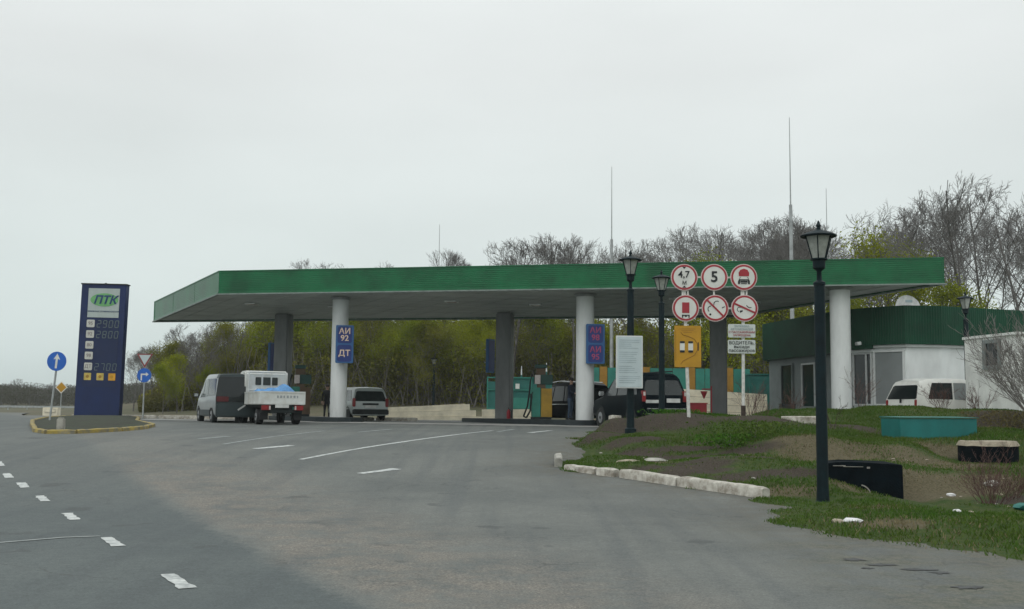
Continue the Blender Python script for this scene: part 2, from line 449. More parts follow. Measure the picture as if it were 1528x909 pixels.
structure(grid('forecourt_asphalt', np.concatenate([np.arange(-70, -20, 5), np.arange(-20, 0, 1.0), np.arange(0, 9, .4), np.arange(9, 31, 1.0)]), ysr, lambda X, Y: prof_s(Y) + .010 * fbm(X, Y, .25) - .5 * np.clip((inside(X, Y) - .5) / .5, 0, 1), ASPH, {'edge': lambda X, Y: np.exp(-np.clip(-inside(X, Y), 0, 9) / .9)}))
# the road running on to the far left
v = []; f = []
cen = [(61.5, -44, 17), (75, -48, 15), (95, -55, 14), (120, -64, 13), (150, -75, 13), (200, -93, 13), (260, -112, 14), (330, -135, 14)]
for i, (y, xc, w) in enumerate(cen):
    v += [(xc - w * 1.6, y, 1.075), (xc + w, y, 1.075)]
    if i: f.append((2 * i - 2, 2 * i - 1, 2 * i + 1, 2 * i))
mb = MB(); mb.add(v, f); MATS['asph'] = ASPH
structure(mb.build('far_road', 'asph'))

# light concrete strip in front of the pump islands
_sj = random.Random(6)
def strip(name, pts, w, m, dz=.006, kind=True, parent=None, step=.5):
    """a painted or laid ribbon following the ground; pts world xy"""
    P_ = []
    for (a, b) in zip(pts[:-1], pts[1:]):
        k = max(1, int(math.dist(a, b) / step))
        for i in range(k): P_.append((a[0] + (b[0] - a[0]) * i / k, a[1] + (b[1] - a[1]) * i / k))
    P_.append(pts[-1]); v, f = [], []
    for i, p in enumerate(P_):
        q0 = P_[max(0, i - 1)]; q1 = P_[min(len(P_) - 1, i + 1)]; dx, dy = q1[0] - q0[0], q1[1] - q0[1]; L = math.hypot(dx, dy)
        wj = w * (1 + _sj.uniform(-.22, .18)); nx, ny = -dy / L * wj / 2, dx / L * wj / 2
        for s_ in (1, -1):
            x_, y_ = p[0] + s_ * nx, p[1] + s_ * ny
            v.append((x_, y_, pz(y_) + .010 * float(fbm(x_, y_, .25)) + dz))
        if i: f.append((2 * i - 2, 2 * i - 1, 2 * i + 1, 2 * i))
    mb = MB(); mb.add(v, f)
    o = mb.build(name, m)
    if kind: structure(o)
    return o
strip('concrete_strip', [(-16, 47.6), (-6, 45.2), (4.5, 42.6)], 2.6, 'strip_concrete', .012)

# ------------------------------------------------------------------ lane markings
for i, (x_, y_) in enumerate([(-2.89, 9.82), (-4.39, 12.42), (-5.83, 14.9), (-7.13, 17.08), (-8.25, 18.94), (-9.16, 20.38), (-10.2, 22.3), (-11.4, 24.4)]):
    a, b = .42, .50
    strip('road_dash', [(x_ + .48 * a, y_ - .88 * a), (x_ - .48 * a, y_ + .88 * a)], .14, 'road_paint', .006, step=.12)
for pts, w, m in [([(-4.44, 23.58), (-2.75, 28.6), (-.58, 35.9)], .13, 'road_paint'), ([(-5.94, 25.9), (-5.29, 26.92)], .22, 'road_paint'),
                  ([(-2.87, 21.3), (-2.25, 22.16)], .22, 'road_paint'), ([(-6.99, 27.12), (-6.4, 30.5), (-5.72, 34.3)], .12, 'road_paint_worn'),
                  ([(-8.11, 28.98), (-7.65, 30.26)], .2, 'road_paint_worn'), ([(.58, 34.42), (1.32, 36.48)], .18, 'road_paint'),
                  ([(-4.6, 33.5), (-3.9, 36.3)], .14, 'road_paint_worn'), ([(-.4, 35.0), (.1, 37.5)], .14, 'road_paint_worn'),
                  ([(-5.7, 12.1), (-5.05, 12.75), (-4.7, 12.9)], .07, 'road_paint_worn')]:
    strip('lane_line', pts, w, m, .006)
rnd = random.Random(3)
for (x_, y_, rx, ry) in [(3.55, 11.6, .10, .05), (3.72, 11.25, .13, .035), (3.95, 10.95, .16, .03), (4.12, 10.75, .10, .03), (4.05, 9.9, .12, .05), (3.5, 11.0, .06, .02)]:
    poly = []
    for k in range(18):
        a = 2 * PI * k / 18; q = 1 + rnd.uniform(-.5, .5)
        X_, Y_ = x_ + rx * q * math.cos(a), y_ + ry * 2.0 * q * math.sin(a)
        poly.append((X_, Y_, pz(Y_) + .010 * float(fbm(X_, Y_, .25)) + .005))
    mb = MB(); mb.add(poly, [tuple(range(18))]); structure(mb.build('pothole', 'pothole'))

# ------------------------------------------------------------------ lawn bank on the right
CP = [(5.1, 18.2, .10), (7.0, 20.0, .00), (4.1, 17.9, .20), (10.2, 27, .97), (10.36, 24, .52), (7.9, 30, 1.29), (3.0, 30, 1.40), (2.1, 28, 1.10), (4.3, 30, 1.52), (6.1, 29, 1.46),
      (8.7, 33, 1.66), (11.5, 33, 1.80), (13.0, 31, 1.70), (12.1, 28, 1.22), (3.06, 27, .98), (2.0, 24, .60), (3.1, 21.5, .45), (4.6, 22.5, .68), (5.5, 21, .60), (6.6, 25, 1.05),
      (8.1, 25, .92), (7.0, 22, .60), (5.75, 18.3, .12), (8.9, 21.5, .50), (6.8, 17, .11), (7.8, 17, .12), (12.5, 27, 1.08), (4.2, 15.3, .12), (4.9, 14, .09), (6.4, 13, .08), (9, 14, .1), (12, 18, .3), (14, 23, .8), (16, 28, 1.3), (18, 32, 1.6), (16, 33.5, 1.6), (14, 34.5, 1.6), (20, 25, 1.2), (22, 16, .4), (28, 24, 1.2), (28, 34, 1.6),
      (5.2, 32, 1.5), (5, 34.5, 1.25), (8, 35.5, 1.35), (12, 36, 1.35), (5.3, 20.4, .42), (6.2, 21.0, .58), (5.4, 19.45, .50), (5.75, 19.45, .40), (6.1, 19.45, .22), (6.45, 19.4, .06), (7.1, 19.3, -.05), (5.9, 18.9, .16), (7.3, 21.2, .55), (2.6, 22.6, .52), (7.6, 19.6, .10), (5.1, 19.2, .30), (6.0, 14.5, .12), (7.5, 13, .12), (5.2, 16.2, .12), (9.5, 18, .22), (10.5, 20.5, .42)]
BP = [(1.1, 22.3), (1.0, 23.6), (1.2, 26), (1.6, 28), (2.1, 31), (3.0, 35), (4.2, 36.2), (7, 37), (10, 37.4), (13, 37.6), (2.1, 21.2), (3.1, 19.6), (4.2, 18.0), (4.05, 16.6), (3.85, 15.2), (4.3, 13.8), (5.0, 12.8), (5.6, 12.0), (8, 11.2), (12, 10.5), (20, 9)]
OP = [(.62, 22.2), (.60, 23.0), (.58, 24.2), (.42, 23.5), (.78, 24.8), (.85, 25.8), (1.0, 26.8), (1.2, 27.9), (1.45, 29.5), (1.25, 21.4), (1.75, 20.8), (2.55, 19.7), (3.45, 18.4), (.2, 21.6), (0, 24), (.3, 27), (.6, 30), (1.2, 34), (2.5, 38), (6, 39), (10, 39.5), (14, 39.8), (20, 39), (1.3, 20.1), (2.4, 18.6), (3.4, 17.3), (2.9, 16), (2.7, 14.5), (3.3, 12.8), (4.2, 11.4), (6, 10), (10, 9), (16, 7.5), (-1.5, 22), (0, 19), (1, 17), (0, 15), (1.8, 15), (-1, 12), (1.5, 13), (2.2, 11), (.5, 10), (3, 9.5), (1.5, 8), (4.2, 9), (2, 33), (-1, 28), (-.5, 32), (.5, 36)]
for (a, b) in BP: CP.append((a, b, pz(b) + .01))
for (a, b) in OP: CP.append((a, b, pz(b) - .22))
CP += [(1.35, 22.7, .50), (1.3, 23.4, .54), (1.45, 22.3, .46)]
CPa = np.array(CP)
def zlawn(X, Y, rough=True):
    X = np.asarray(X, float); Y = np.asarray(Y, float)
    num = np.zeros_like(X); den = np.zeros_like(X)
    for (a, b, z) in CPa:
        w = 1.0 / ((X - a) ** 2 + (Y - b) ** 2 * .8 + .12) ** 2
        num += w * z; den += w
    Z = num / den
    if rough: Z = Z + np.clip(inside(X, Y) / 1.2, .12, 1) * (.07 * fbm(X, Y, .9) + .035 * fbm(X, Y, 3.1))
    return Z
def zl(x_, y_): return float(zlawn(np.array([x_]), np.array([y_]))[0])
SOIL = [(3.4, 21.9, 1.1, .35), (4.9, 20.6, .9, .3), (4.2, 25.4, 1.2, .3), (2.0, 24.6, .6, .5), (4.0, 22.6, .9, .35), (5.2, 22.6, .6, .3), (3.0, 26.4, .9, .4), (4.6, 26.2, .8, .35), (2.9, 20.9, .6, .25), (3.4, 29.2, 1.3, .9), (4.8, 28.8, 1.3, .9), (6.2, 28.4, 1.4, .9), (7.6, 28.8, 1.3, .7), (9.0, 29.0, 1.0, .6), (2.6, 25.2, .9, .6), (3.6, 24.4, 1.0, .5), (5.0, 24.2, .9, .5), (2.3, 27.6, .8, .5), (4.6, 20.6, .8, .5), (3.6, 21.4, .7, .4), (5.3, 20.2, .7, .5), (13.3, 29.4, 1.2, 1.0), (8.6, 18.6, .9, .7), (6.6, 16.4, .5, .3), (12.2, 33.4, .6, .4), (4.0, 30.2, 2.2, 1.0), (6.4, 29.8, 2.0, .8)]
STRAW = [(7.2, 23.4, 1.6, 1.0), (6.3, 24.2, .9, .7), (8.8, 22.8, 1.3, .9), (6.2, 19.4, .8, .5), (7.6, 20.4, 1.1, .9), (2.4, 22.9, .35, .4), (3.0, 23.1, .3, .3), (4.7, 18.9, .6, .4), (9.4, 25.4, 1.2, .5), (5.6, 16.8, .5, .3), (8.0, 15.6, .9, .5), (5.0, 14.6, .5, .5), (8.5, 20.3, 1, .6)]
def blob(L):
    def fn(X, Y):
        s_ = np.zeros_like(X)
        for (a, b, rx, ry) in L: s_ = np.maximum(s_, np.exp(-(((X - a) / rx) ** 2 + ((Y - b) / ry) ** 2)))
        return s_
    return fn
def lawn_mat():
    m = bpy.data.materials.new('lawn'); m.use_nodes = True; n, l = m.node_tree.nodes, m.node_tree.links; b = n['Principled BSDF']
    tcn = n.new('ShaderNodeTexCoord')
    def noise(s, d=5, r=.65):
        k = n.new('ShaderNodeTexNoise'); k.inputs['Scale'].default_value = s; k.inputs['Detail'].default_value = d; k.inputs['Roughness'].default_value = r
        l.new(tcn.outputs['Object'], k.inputs['Vector']); return k.outputs['Fac']
    def at(nm):
        k = n.new('ShaderNodeAttribute'); k.attribute_name = nm; return k.outputs['Fac']
    def rng(v, a, b_, c=0., d=1.):
        k = n.new('ShaderNodeMapRange'); l.new(v, k.inputs[0])
        for i, q in enumerate((a, b_, c, d)): k.inputs[i + 1].default_value = q
        return k.outputs[0]
    def mixc(fac, a, b_):
        k = n.new('ShaderNodeMix'); k.data_type = 'RGBA'; l.new(fac, k.inputs[0])
        for i, q in ((6, a), (7, b_)):
            if isinstance(q, tuple): k.inputs[i].default_value = (*q, 1)
            else: l.new(q, k.inputs[i])
        return k.outputs[2]
    def add(a, b_, s_):
        k = n.new('ShaderNodeMath'); k.operation = 'MULTIPLY_ADD'; l.new(b_, k.inputs[0]); k.inputs[1].default_value = s_; l.new(a, k.inputs[2]); return k.outputs[0]
    n1, n2, n3 = noise(1.6), noise(7), noise(28, 3)
    green = mixc(rng(n2, .38, .64), (.038, .072, .018), (.070, .090, .026))
    green = mixc(rng(n1, .55, .72, 0, .7), green, (.085, .080, .040))
    soil = mixc(rng(n3, .4, .65), (.048, .038, .030), (.085, .072, .055))
    straw = mixc(rng(n3, .4, .65), (.145, .125, .080), (.085, .075, .042))
    c = mixc(rng(add(at('straw'), n1, .9), .72, 1.0), green, straw)
    c = mixc(rng(add(at('soil'), n1, .9), .72, .98), c, soil)
    l.new(c, b.inputs['Base Color']); b.inputs['Roughness'].default_value = .95; b.inputs['Specular IOR Level'].default_value = .15
    bp = n.new('ShaderNodeBump'); bp.inputs['Strength'].default_value = .9; bp.inputs['Distance'].default_value = .06
    l.new(n3, bp.inputs['Height']); l.new(bp.outputs[0], b.inputs['Normal'])
    return m
LAWN = lawn_mat()
lawn = structure(grid('lawn_bank', np.concatenate([np.arange(0, 15, .16), np.arange(15, 40, .8)]), np.concatenate([np.arange(8.5, 33, .16), np.arange(33, 41, .4)]), zlawn, LAWN, {'soil': blob(SOIL), 'straw': blob(STRAW)}))

# hillside behind the station
def zhill(X, Y):
    a = 1 / (1 + np.exp(-(X + .30 * Y - 4) / 6)); s_ = np.clip((Y - 68) / 60, 0, 1); s_ = s_ * s_ * (3 - 2 * s_)
    far = np.clip((Y - 190) / 160, 0, 1)
    return 1.0 + a * s_ * (5.5 - 3.0 * np.clip((X - .24 * Y) / 12, 0, 1)) + far * 5.0 + .25 * fbm(X, Y, .08) * np.clip((Y - 60) / 20, 0, 1)
mat('leaf_litter', (.10, .085, .05), .95, col2=(.06, .07, .03), scale=.35, bump=.5)
structure(grid('hillside', np.arange(-420, 421, 7.0), np.concatenate([np.arange(56, 150, 4.0), np.arange(150, 700, 14.0)]), lambda X, Y: np.where(Y < 62, .98, zhill(X, Y)) , MATS['leaf_litter']))
# the ground under everything, out to the horizon
mat('field', (.07, .085, .04), .95, col2=(.11, .10, .06), scale=.05)
mb = MB(); mb.add([(-1500, -300, -.5), (1500, -300, -.5), (1500, 2600, -.5), (-1500, 2600, -.5)], [(0, 1, 2, 3)]); structure(mb.build('ground', 'field'))

# ------------------------------------------------------------------ kerbs
rnd = random.Random(8)
def kerb(x0, y0, x1, y1, w, h, m, label, group, z0=None, name='kerb_stone'):
    L = math.dist((x0, y0), (x1, y1)); a = math.atan2(y1 - y0, x1 - x0); xm, ym = (x0 + x1) / 2, (y0 + y1) / 2
    mb = MB(); ns = max(3, int(L / .12)); 
    sec = [(-w / 2, -.12), (w / 2, -.12), (w / 2, h * .8), (w / 2 - .03, h), (-w / 2 + .03, h), (-w / 2, h * .8)]
    v, f = [], []
    for i in range(ns + 1):
        t = -L / 2 + L * i / ns; k = 1.0
        if i in (0, ns): k = .90
        for (sy, sz) in sec:
            v.append((t, sy * k + rnd.uniform(-.006, .006), (sz * k if sz > 0 else sz) + rnd.uniform(-.007, .007)))
        if i:
            for q in range(6): f.append(((i - 1) * 6 + q, (i - 1) * 6 + (q + 1) % 6, i * 6 + (q + 1) % 6, i * 6 + q))
    f += [tuple(range(5, -1, -1)), tuple(range(ns * 6, ns * 6 + 6))]
    mb.add(v, f)
    o = mb.build(name, m, smooth=True, sharp=50)
    zz0, zz1 = pz(y0), pz(y1)
    o.location = (xm, ym, (zz0 + zz1) / 2 if z0 is None else z0)
    o.rotation_euler = (0, -math.atan2(zz1 - zz0, L) if z0 is None else 0, a)
    return tag(o, label, 'kerb stone', group)
g = 'kerb stones along the grass bank'
kerb(1.02, 23.7, .98, 22.75, .16, .20, 'concrete', 'grey kerb stone at the left corner of the grass bank', g)
kerb(1.12, 22.30, 1.68, 21.72, .18, .12, 'kerb_white', 'low chipped white kerb stone sunk in soil at the bank corner', g)
kerb(1.72, 21.60, 2.02, 21.30, .20, .15, 'kerb_white', 'short broken white kerb stone, second from the bank corner', g)
kerb(2.14, 21.22, 3.02, 19.98, .20, .165, 'kerb_white', 'long whitewashed kerb stone in the middle of the row', g)
kerb(3.04, 19.94, 4.18, 18.26, .20, .175, 'kerb_white', 'long whitewashed kerb stone at the right end of the row', g)
# kerb pieces lying in the lawn
o = kerb(7.45, 30.6, 8.45, 30.3, .25, .13, 'kerb_white', 'pale concrete kerb piece lying in the grass left of the tall lamp', None, z0=1.36, name='concrete_block')
o = kerb(2.78, 31.2, 3.06, 31.1, .3, .12, 'kerb_white', 'short pale concrete block beside the lamp with the notice board', None, z0=1.34, name='concrete_block')
o = kerb(12.6, 34.0, 14.2, 34.1, .3, .22, 'kerb_white', 'low pale kerb piece in front of the white estate car', None, z0=1.52, name='concrete_block')
# white kerb line at the back edge of the forecourt
for i in range(8):
    x0 = -20.2 + i * 1.25 * 1.6
    kerb(x0, 51.2, x0 + 1.9, 51.2, .18, .16, 'kerb_white', 'whitish kerb stone at the far edge of the forecourt behind the vans', 'far forecourt kerb stones', z0=1.06)

# totem island: yellow kerb with a soil bed
isl = [(-14.3, 33.4), (-13.5, 31.6), (-12.75, 30.6), (-12.05, 30.9), (-11.4, 32.6), (-11.25, 34.2), (-11.75, 36.6), (-13.8, 41), (-15.9, 47.5), (-17.0, 50.6), (-18.5, 51.3), (-20.2, 50.4), (-19.2, 46), (-17.2, 40), (-15.4, 35.8)]
g = 'painted kerb stones round the price sign island'
nk = len(isl)
for i in range(nk):
    a, b = isl[i], isl[(i + 1) % nk]
    k = max(1, round(math.dist(a, b) / 1.6))
    for j in range(k):
        p = (a[0] + (b[0] - a[0]) * j / k, a[1] + (b[1] - a[1]) * j / k); q = (a[0] + (b[0] - a[0]) * (j + .97) / k, a[1] + (b[1] - a[1]) * (j + .97) / k)
        kerb(p[0], p[1], q[0], q[1], .13, .11, 'kerb_yellow', 'worn yellow kerb stone edging the island below the blue price sign', g)
v = [(x_ + (-14.5 - x_) * .02, y_ + (40 - y_) * .01, pz(y_) + .10) for x_, y_ in isl]; cxy = (-14.6, 40)
mb = MB(); n_ = len(v); rings = []
for k, (s_, h) in enumerate(((1, 0), (.7, .14), (.35, .2))):
    rings.append([(cxy[0] + (p[0] - cxy[0]) * s_, cxy[1] + (p[1] - cxy[1]) * s_, pz(cxy[1] + (p[1] - cxy[1]) * s_) + .07 + h * .7) for p in v])
vv = sum(rings, []) + [(cxy[0], cxy[1], pz(40) + .24)]; ff = []
for k in range(2):
    for i in range(n_): j = (i + 1) % n_; ff.append((k * n_ + i, k * n_ + j, (k + 1) * n_ + j, (k + 1) * n_ + i))
for i in range(n_): ff.append((2 * n_ + i, 2 * n_ + (i + 1) % n_, 3 * n_))
mb.add(vv, ff); mat('island_soil', (.026, .036, .014), .95, col2=(.022, .019, .015), scale=2, bump=.8)
structure(mb.build('island_soil_bed', 'island_soil', smooth=True, sharp=80))
mb = MB(); mb.prism([(-.10, -.09), (.10, -.09), (.09, .09), (-.09, .09)], 0, .34); mb.prism([(-.085, -.07), (.085, -.07), (.07, .07), (-.07, .07)], .34, .37)
tag(mb.build('stone_post', 'concrete', bevel=.015, loc=(-12.65, 31.3, pz(31.2) + .05)), 'squat pale stone post on the near edge of the sign island', 'post')

# ------------------------------------------------------------------ canopy
FL, FR = Vector((-12.36, 46.3)), Vector((15.75, 40.0)); SIDE = Vector((-5.82, 9.7))
BL, BR = FL + SIDE, FR + SIDE
ZF, ZB, TH = 6.365, 5.94, .97
can = thing('fuel_station_canopy', 'long flat canopy with green ribbed fascia over the fuel pumps', 'canopy')
def fascia(p, q, z0p, z0q, hp, hq, out):
    mb = MB(); nr = 11; prof_ = []
    for i in range(nr):
        a = .06 + (.90 * i) / nr; b = .06 + .90 * (i + .62) / nr; c = .06 + .90 * (i + .72) / nr; d = .06 + .90 * (i + .9) / nr
        prof_ += [(a, .012), (b, .012), (c, .0), (d, .0)]
    prof_ = [(0.0, .03), (.055, .03)] + prof_ + [(.955, .035), (1.0, .035)]
    v, f = [], []
    for (t, o_) in prof_:
        for P0, z0, h in ((p, z0p, hp), (q, z0q, hq)): v.append((P0.x + out.x * o_, P0.y + out.y * o_, z0 + h * t))
    n = len(prof_)
    for i in range(n - 1): f.append((2 * i, 2 * i + 1, 2 * i + 3, 2 * i + 2))
    b = len(v)
    for (t, o_) in prof_:
        for P0, z0, h in ((p, z0p, hp), (q, z0q, hq)): v.append((P0.x - out.x * .05, P0.y - out.y * .05, z0 + h * t))
    for i in range(n - 1): f.append((b + 2 * i, b + 2 * i + 2, b + 2 * i + 3, b + 2 * i + 1))
    f += [(0, b, b + 1, 1), (2 * n - 2, 2 * n - 1, b + 2 * n - 1, b + 2 * n - 2)]
    mb.add(v, f)
    L_ = (q - p).length; k = int(L_ / 3.0); rj = random.Random(int(L_ * 10))
    for j in range(1, k):
        t_ = j / k; c_ = p.lerp(q, t_); mb.box((c_.x + out.x * .012, c_.y + out.y * .012, z0p + (z0q - z0p) * t_ + hp * .5), (.035, .012, hp * .88), math.atan2(q.y - p.y, q.x - p.x))
    return mb.build('fascia', 'fascia_green', can)
nf = Vector((FR.y - FL.y, -(FR.x - FL.x))).normalized()
ns_ = Vector((-SIDE.y, SIDE.x)).normalized()
fascia(FL, FR, ZF, ZF, .97, .95, nf)
fascia(BL, FL, ZB, ZF, 1.0, .97, ns_)
fascia(FR, BR, ZF, ZB, .95, .97, -ns_)
fascia(BR, BL, ZB, ZB, .97, 1.0, -nf)
mb = MB()
for a, b, za, zb in ((FL, FR, ZF, ZF), (BL, FL, ZB, ZF), (FR, BR, ZF, ZB), (BR, BL, ZB, ZB)):
    d = Vector((b.x - a.x, b.y - a.y, zb - za)); L = d.length; M = d.to_track_quat('X', 'Z').to_matrix()
    mb.box(((a.x + b.x) / 2, (a.y + b.y) / 2, (za + zb) / 2 - .03), (L + .10, .14, .055), M=M)
mb.build('edge_trim', 'trim_grey', can)
def inset(p, t): c = (FL + BR) / 2; return p + (c - p).normalized() * t
mb = MB(); q = [inset(p, .1) for p in (FL, FR, BR, BL)]; zs = (ZF, ZF, ZB, ZB)
mb.add([(p.x, p.y, z + .03) for p, z in zip(q, zs)] + [(p.x, p.y, z + .07) for p, z in zip(q, zs)], [(0, 3, 2, 1), (4, 5, 6, 7), (0, 1, 5, 4), (1, 2, 6, 5), (2, 3, 7, 6), (3, 0, 4, 7)])
# panel seams as shallow battens
for i in range(1, 24):
    a = q[0].lerp(q[1], i / 24); b = q[3].lerp(q[2], i / 24); d = Vector((b.x - a.x, b.y - a.y, ZB - ZF)); M = d.to_track_quat('X', 'Z').to_matrix()
    mb.box(((a.x + b.x) / 2, (a.y + b.y) / 2, (ZF + ZB) / 2 + .024), (d.length - .1, .035, .02), M=M)
mb.build('soffit', 'soffit', can)
mb = MB(); mb.add([(p.x, p.y, z + TH - .12) for p, z in zip(q, zs)] + [(p.x, p.y, z + TH - .08) for p, z in zip(q, zs)], [(0, 3, 2, 1), (4, 5, 6, 7), (0, 1, 5, 4), (1, 2, 6, 5), (2, 3, 7, 6), (3, 0, 4, 7)])
mb.build('roof_deck', 'roof_top', can)
for u_, w_ in ((.1, .35), (.26, .5), (.42, .35), (.58, .5), (.75, .35), (.9, .5)):
    p = FL.lerp(FR, u_) + SIDE * w_; z = ZF + (ZB - ZF) * w_ + .02
    mb = MB(); mb.box((p.x, p.y, z - .03), (.5, .5, .06), math.atan2(FR.y - FL.y, FR.x - FL.x)); mb.cur = 1
    mb.box((p.x, p.y, z - .066), (.4, .4, .012), math.atan2(FR.y - FL.y, FR.x - FL.x))
    mb.build('ceiling_light', ['frame_white', 'lens_white'], can)
FRONT = [(-7.28, 46.8, .345), (2.96, 44.5, .365), (12.40, 41.6, .375)]
BACK = [(-10.82, 52.4, .36), (-.31, 50.5, .37), (8.99, 48.0, .375)]
def under(y_, x_):
    # soffit height at a point
    A = np.array([[FR.x - FL.x, SIDE.x], [FR.y - FL.y, SIDE.y]]); s_ = np.linalg.solve(A, np.array([x_ - FL.x, y_ - FL.y]))
    return ZF + (ZB - ZF) * s_[1]
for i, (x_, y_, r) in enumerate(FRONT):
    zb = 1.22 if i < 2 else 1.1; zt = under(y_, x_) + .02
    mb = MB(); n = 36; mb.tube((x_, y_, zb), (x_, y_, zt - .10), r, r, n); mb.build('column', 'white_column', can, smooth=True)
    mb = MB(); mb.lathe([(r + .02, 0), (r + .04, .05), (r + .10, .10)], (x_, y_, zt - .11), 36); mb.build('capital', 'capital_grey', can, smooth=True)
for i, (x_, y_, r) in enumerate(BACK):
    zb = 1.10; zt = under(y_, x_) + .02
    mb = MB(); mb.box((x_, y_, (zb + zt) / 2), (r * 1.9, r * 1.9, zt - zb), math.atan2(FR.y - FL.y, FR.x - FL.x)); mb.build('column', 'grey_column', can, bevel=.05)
# fuel grade signs on the front columns
def fuel_sign(x_, y_, z, rz, lines, label, dark=False, w=.74, h=1.58):
    t = thing('fuel_grade_sign', label, 'sign', (x_, y_, z), rz, 'fuel grade signs on the canopy columns')
    mb = MB(); mb.plate(rrect(w, h, .04), -.07, .07); mb.build('sign_box', 'fuel_sign_frame', t, bevel=.008)
    mb = MB(); mb.tube((0, .05, .3), (0, .3, .3), .03); mb.tube((0, .05, -.3), (0, .3, -.3), .03); mb.build('bracket', 'galv', t)
    if not dark:
        for k, (tx, sz, col) in enumerate(lines):
            zc = (h / 4 - .01) * (1 - 2 * k)
            mb = MB(); mb.plate(rrect(w * .80, h * .44, .09, 0, zc), -.078, -.066); p = mb.build('panel', 'fuel_sign_panel', t)
            for j, s_ in enumerate(tx.split('\n')):
                nl = len(tx.split('\n'))
                text(s_, sz * .84, 0, zc + (.145 - .29 * j if nl == 2 else 0), -.083, col, p, bold=.006, sx=1.02)
    else:
        mb = MB(); mb.plate(rrect(w * .86, h * .92, .06), -.078, -.066); mb.build('panel', 'fuel_sign_panel', t)
    return t
fuel_sign(-6.98, 46.18, 4.28, R(6), [('АИ\n92', .40, 'fuel_cream'), ('ДТ', .40, 'fuel_cream')], 'blue sign reading АИ 92 and ДТ on the left white column')
fuel_sign(3.33, 43.92, 4.26, R(4), [('АИ\n98', .38, 'fuel_pink'), ('АИ\n95', .38, 'fuel_pink')], 'blue sign with faded pink АИ 98 and АИ 95 on the middle white column')
fuel_sign(-11.45, 53.1, 4.05, R(62), [], 'narrow dark blue panel seen edge-on left of the leftmost grey column', True, .6, 1.35)
fuel_sign(-.98, 51.1, 4.10, R(62), [], 'narrow dark blue panel seen edge-on left of the middle grey column', True, .6, 1.55)

# pump islands
ax = Vector((-3.54, 5.8)).normalized()
def island(x_, y_, back, front, label):
    n = Vector((ax.y, -ax.x)); P_ = []
    c = Vector((x_, y_)); hw = 1.05
    for s_, k in ((front, 1), (back, -1)):
        cc = c + ax * s_
        for i in range(9):
            a = PI * i / 8 * 1.0
            d = n * (math.cos(a) * hw) * k + ax * (-math.sin(a) * hw * .6) * k
            P_.append(cc + d)
    mb = MB(); mb.prism([(p.x, p.y) for p in P_], .9, 1.235)
    return tag(mb.build('pump_island', 'island_dark', bevel=.02), label, 'pump island', 'raised pump islands')
island(-7.28, 46.8, 8.2, -.15, 'dark kerbed pump island under the left white column')
island(2.96, 44.5, 8.2, -.15, 'dark kerbed pump island under the middle white column')
island(12.4, 41.6, 8.2, .0, 'dark kerbed pump island under the right white column, behind the grass bank')

def pump(x_, y_, rz, label, front='pump_yellow'):
    t = thing('fuel_pump', label, 'fuel pump', (x_, y_, 1.235), rz, 'fuel pumps on the islands')
    mb = MB(); mb.box((0, 0, .05), (.86, .52, .10)); mb.build('plinth', 'chassis', t)
    mb = MB(); mb.box((-.22, 0, .72), (.38, .46, 1.24)); mb.build('side_cabinet', 'pump_teal', t, bevel=.015)
    mb = MB(); mb.box((.22, 0, .70), (.46, .5, 1.20)); mb.box((.22, -.255, .75), (.36, .02, .9)); mb.build('front_cabinet', front, t, bevel=.012)
    mb = MB(); mb.box((.0, .0, 1.42), (.36, .3, .26)); mb.build('neck', 'pump_brown', t, bevel=.01)
    mb = MB(); mb.box((-.02, 0, 1.98), (.40, .30, .34)); mb.build('mast', 'pump_brown', t, bevel=.01)
    mb = MB(); mb.box((.22, 0, 1.68), (.52, .4, .42)); d = mb.build('display_box', 'pump_green', t, bevel=.02)
    mb = MB(); mb.box((-.16, -.03, 1.68), (.23, .40, .38)); mb.build('display', 'pump_white', t, bevel=.01)
    mb = MB(); mb.box((-.02, 0, 2.24), (.50, .36, .16)); mb.build('top_cap', 'pump_green', t, bevel=.02)
    for k in (-1, 1):
        pts = [(-.38 - .03 * k, -.22 * k, 1.9), (-.46, -.25 * k, 1.6), (-.5, -.27 * k, 1.1), (-.58, -.30 * k, .55), (-.74, -.32 * k, .12), (-.62, -.33 * k, .06), (-.46, -.32 * k, .35), (-.42, -.27 * k, .9)]
        mb = MB(); mb.path(pts, .022, 8); h = mb.build('hose', 'rubber', t, smooth=True)
        mb = MB(); mb.box((-.42, -.27 * k, .98), (.06, .05, .2)); mb.tube((-.42, -.27 * k, 1.06), (-.36, -.27 * k, 1.16), .016); mb.build('nozzle', 'rubber', h, bevel=.008)
    mb = MB(); mb.tube((-.30, .12, 1.5), (-.30, .12, 2.1), .015); mb.build('hose_mast', 'rubber', t)
    return t
pump(-9.58, 50.4, R(12), 'dark fuel pump with green display box between the truck and the left white column', 'pump_brown')
pump(1.28, 47.2, R(2), 'fuel pump with yellow and teal cabinet and black hoses left of the middle white column')

# fire extinguisher at the middle grey column
t = thing('fire_extinguisher', 'dark red fire extinguisher at the foot of the middle grey column', 'fire extinguisher', (-.10, 49.75, 1.10))
mb = MB(); mb.lathe([(.085, 0), (.09, .02), (.09, .42), (.06, .5), (.03, .53), (.03, .56)], n=16); mb.build('cylinder_body', 'fire_red', t, smooth=True)
mb = MB(); mb.box((0, 0, .6), (.05, .16, .04)); mb.tube((0, 0, .56), (.12, 0, .5), .012); mb.tube((.12, 0, .5), (.13, 0, .15), .014); mb.build('valve_and_hose', 'rubber', t)

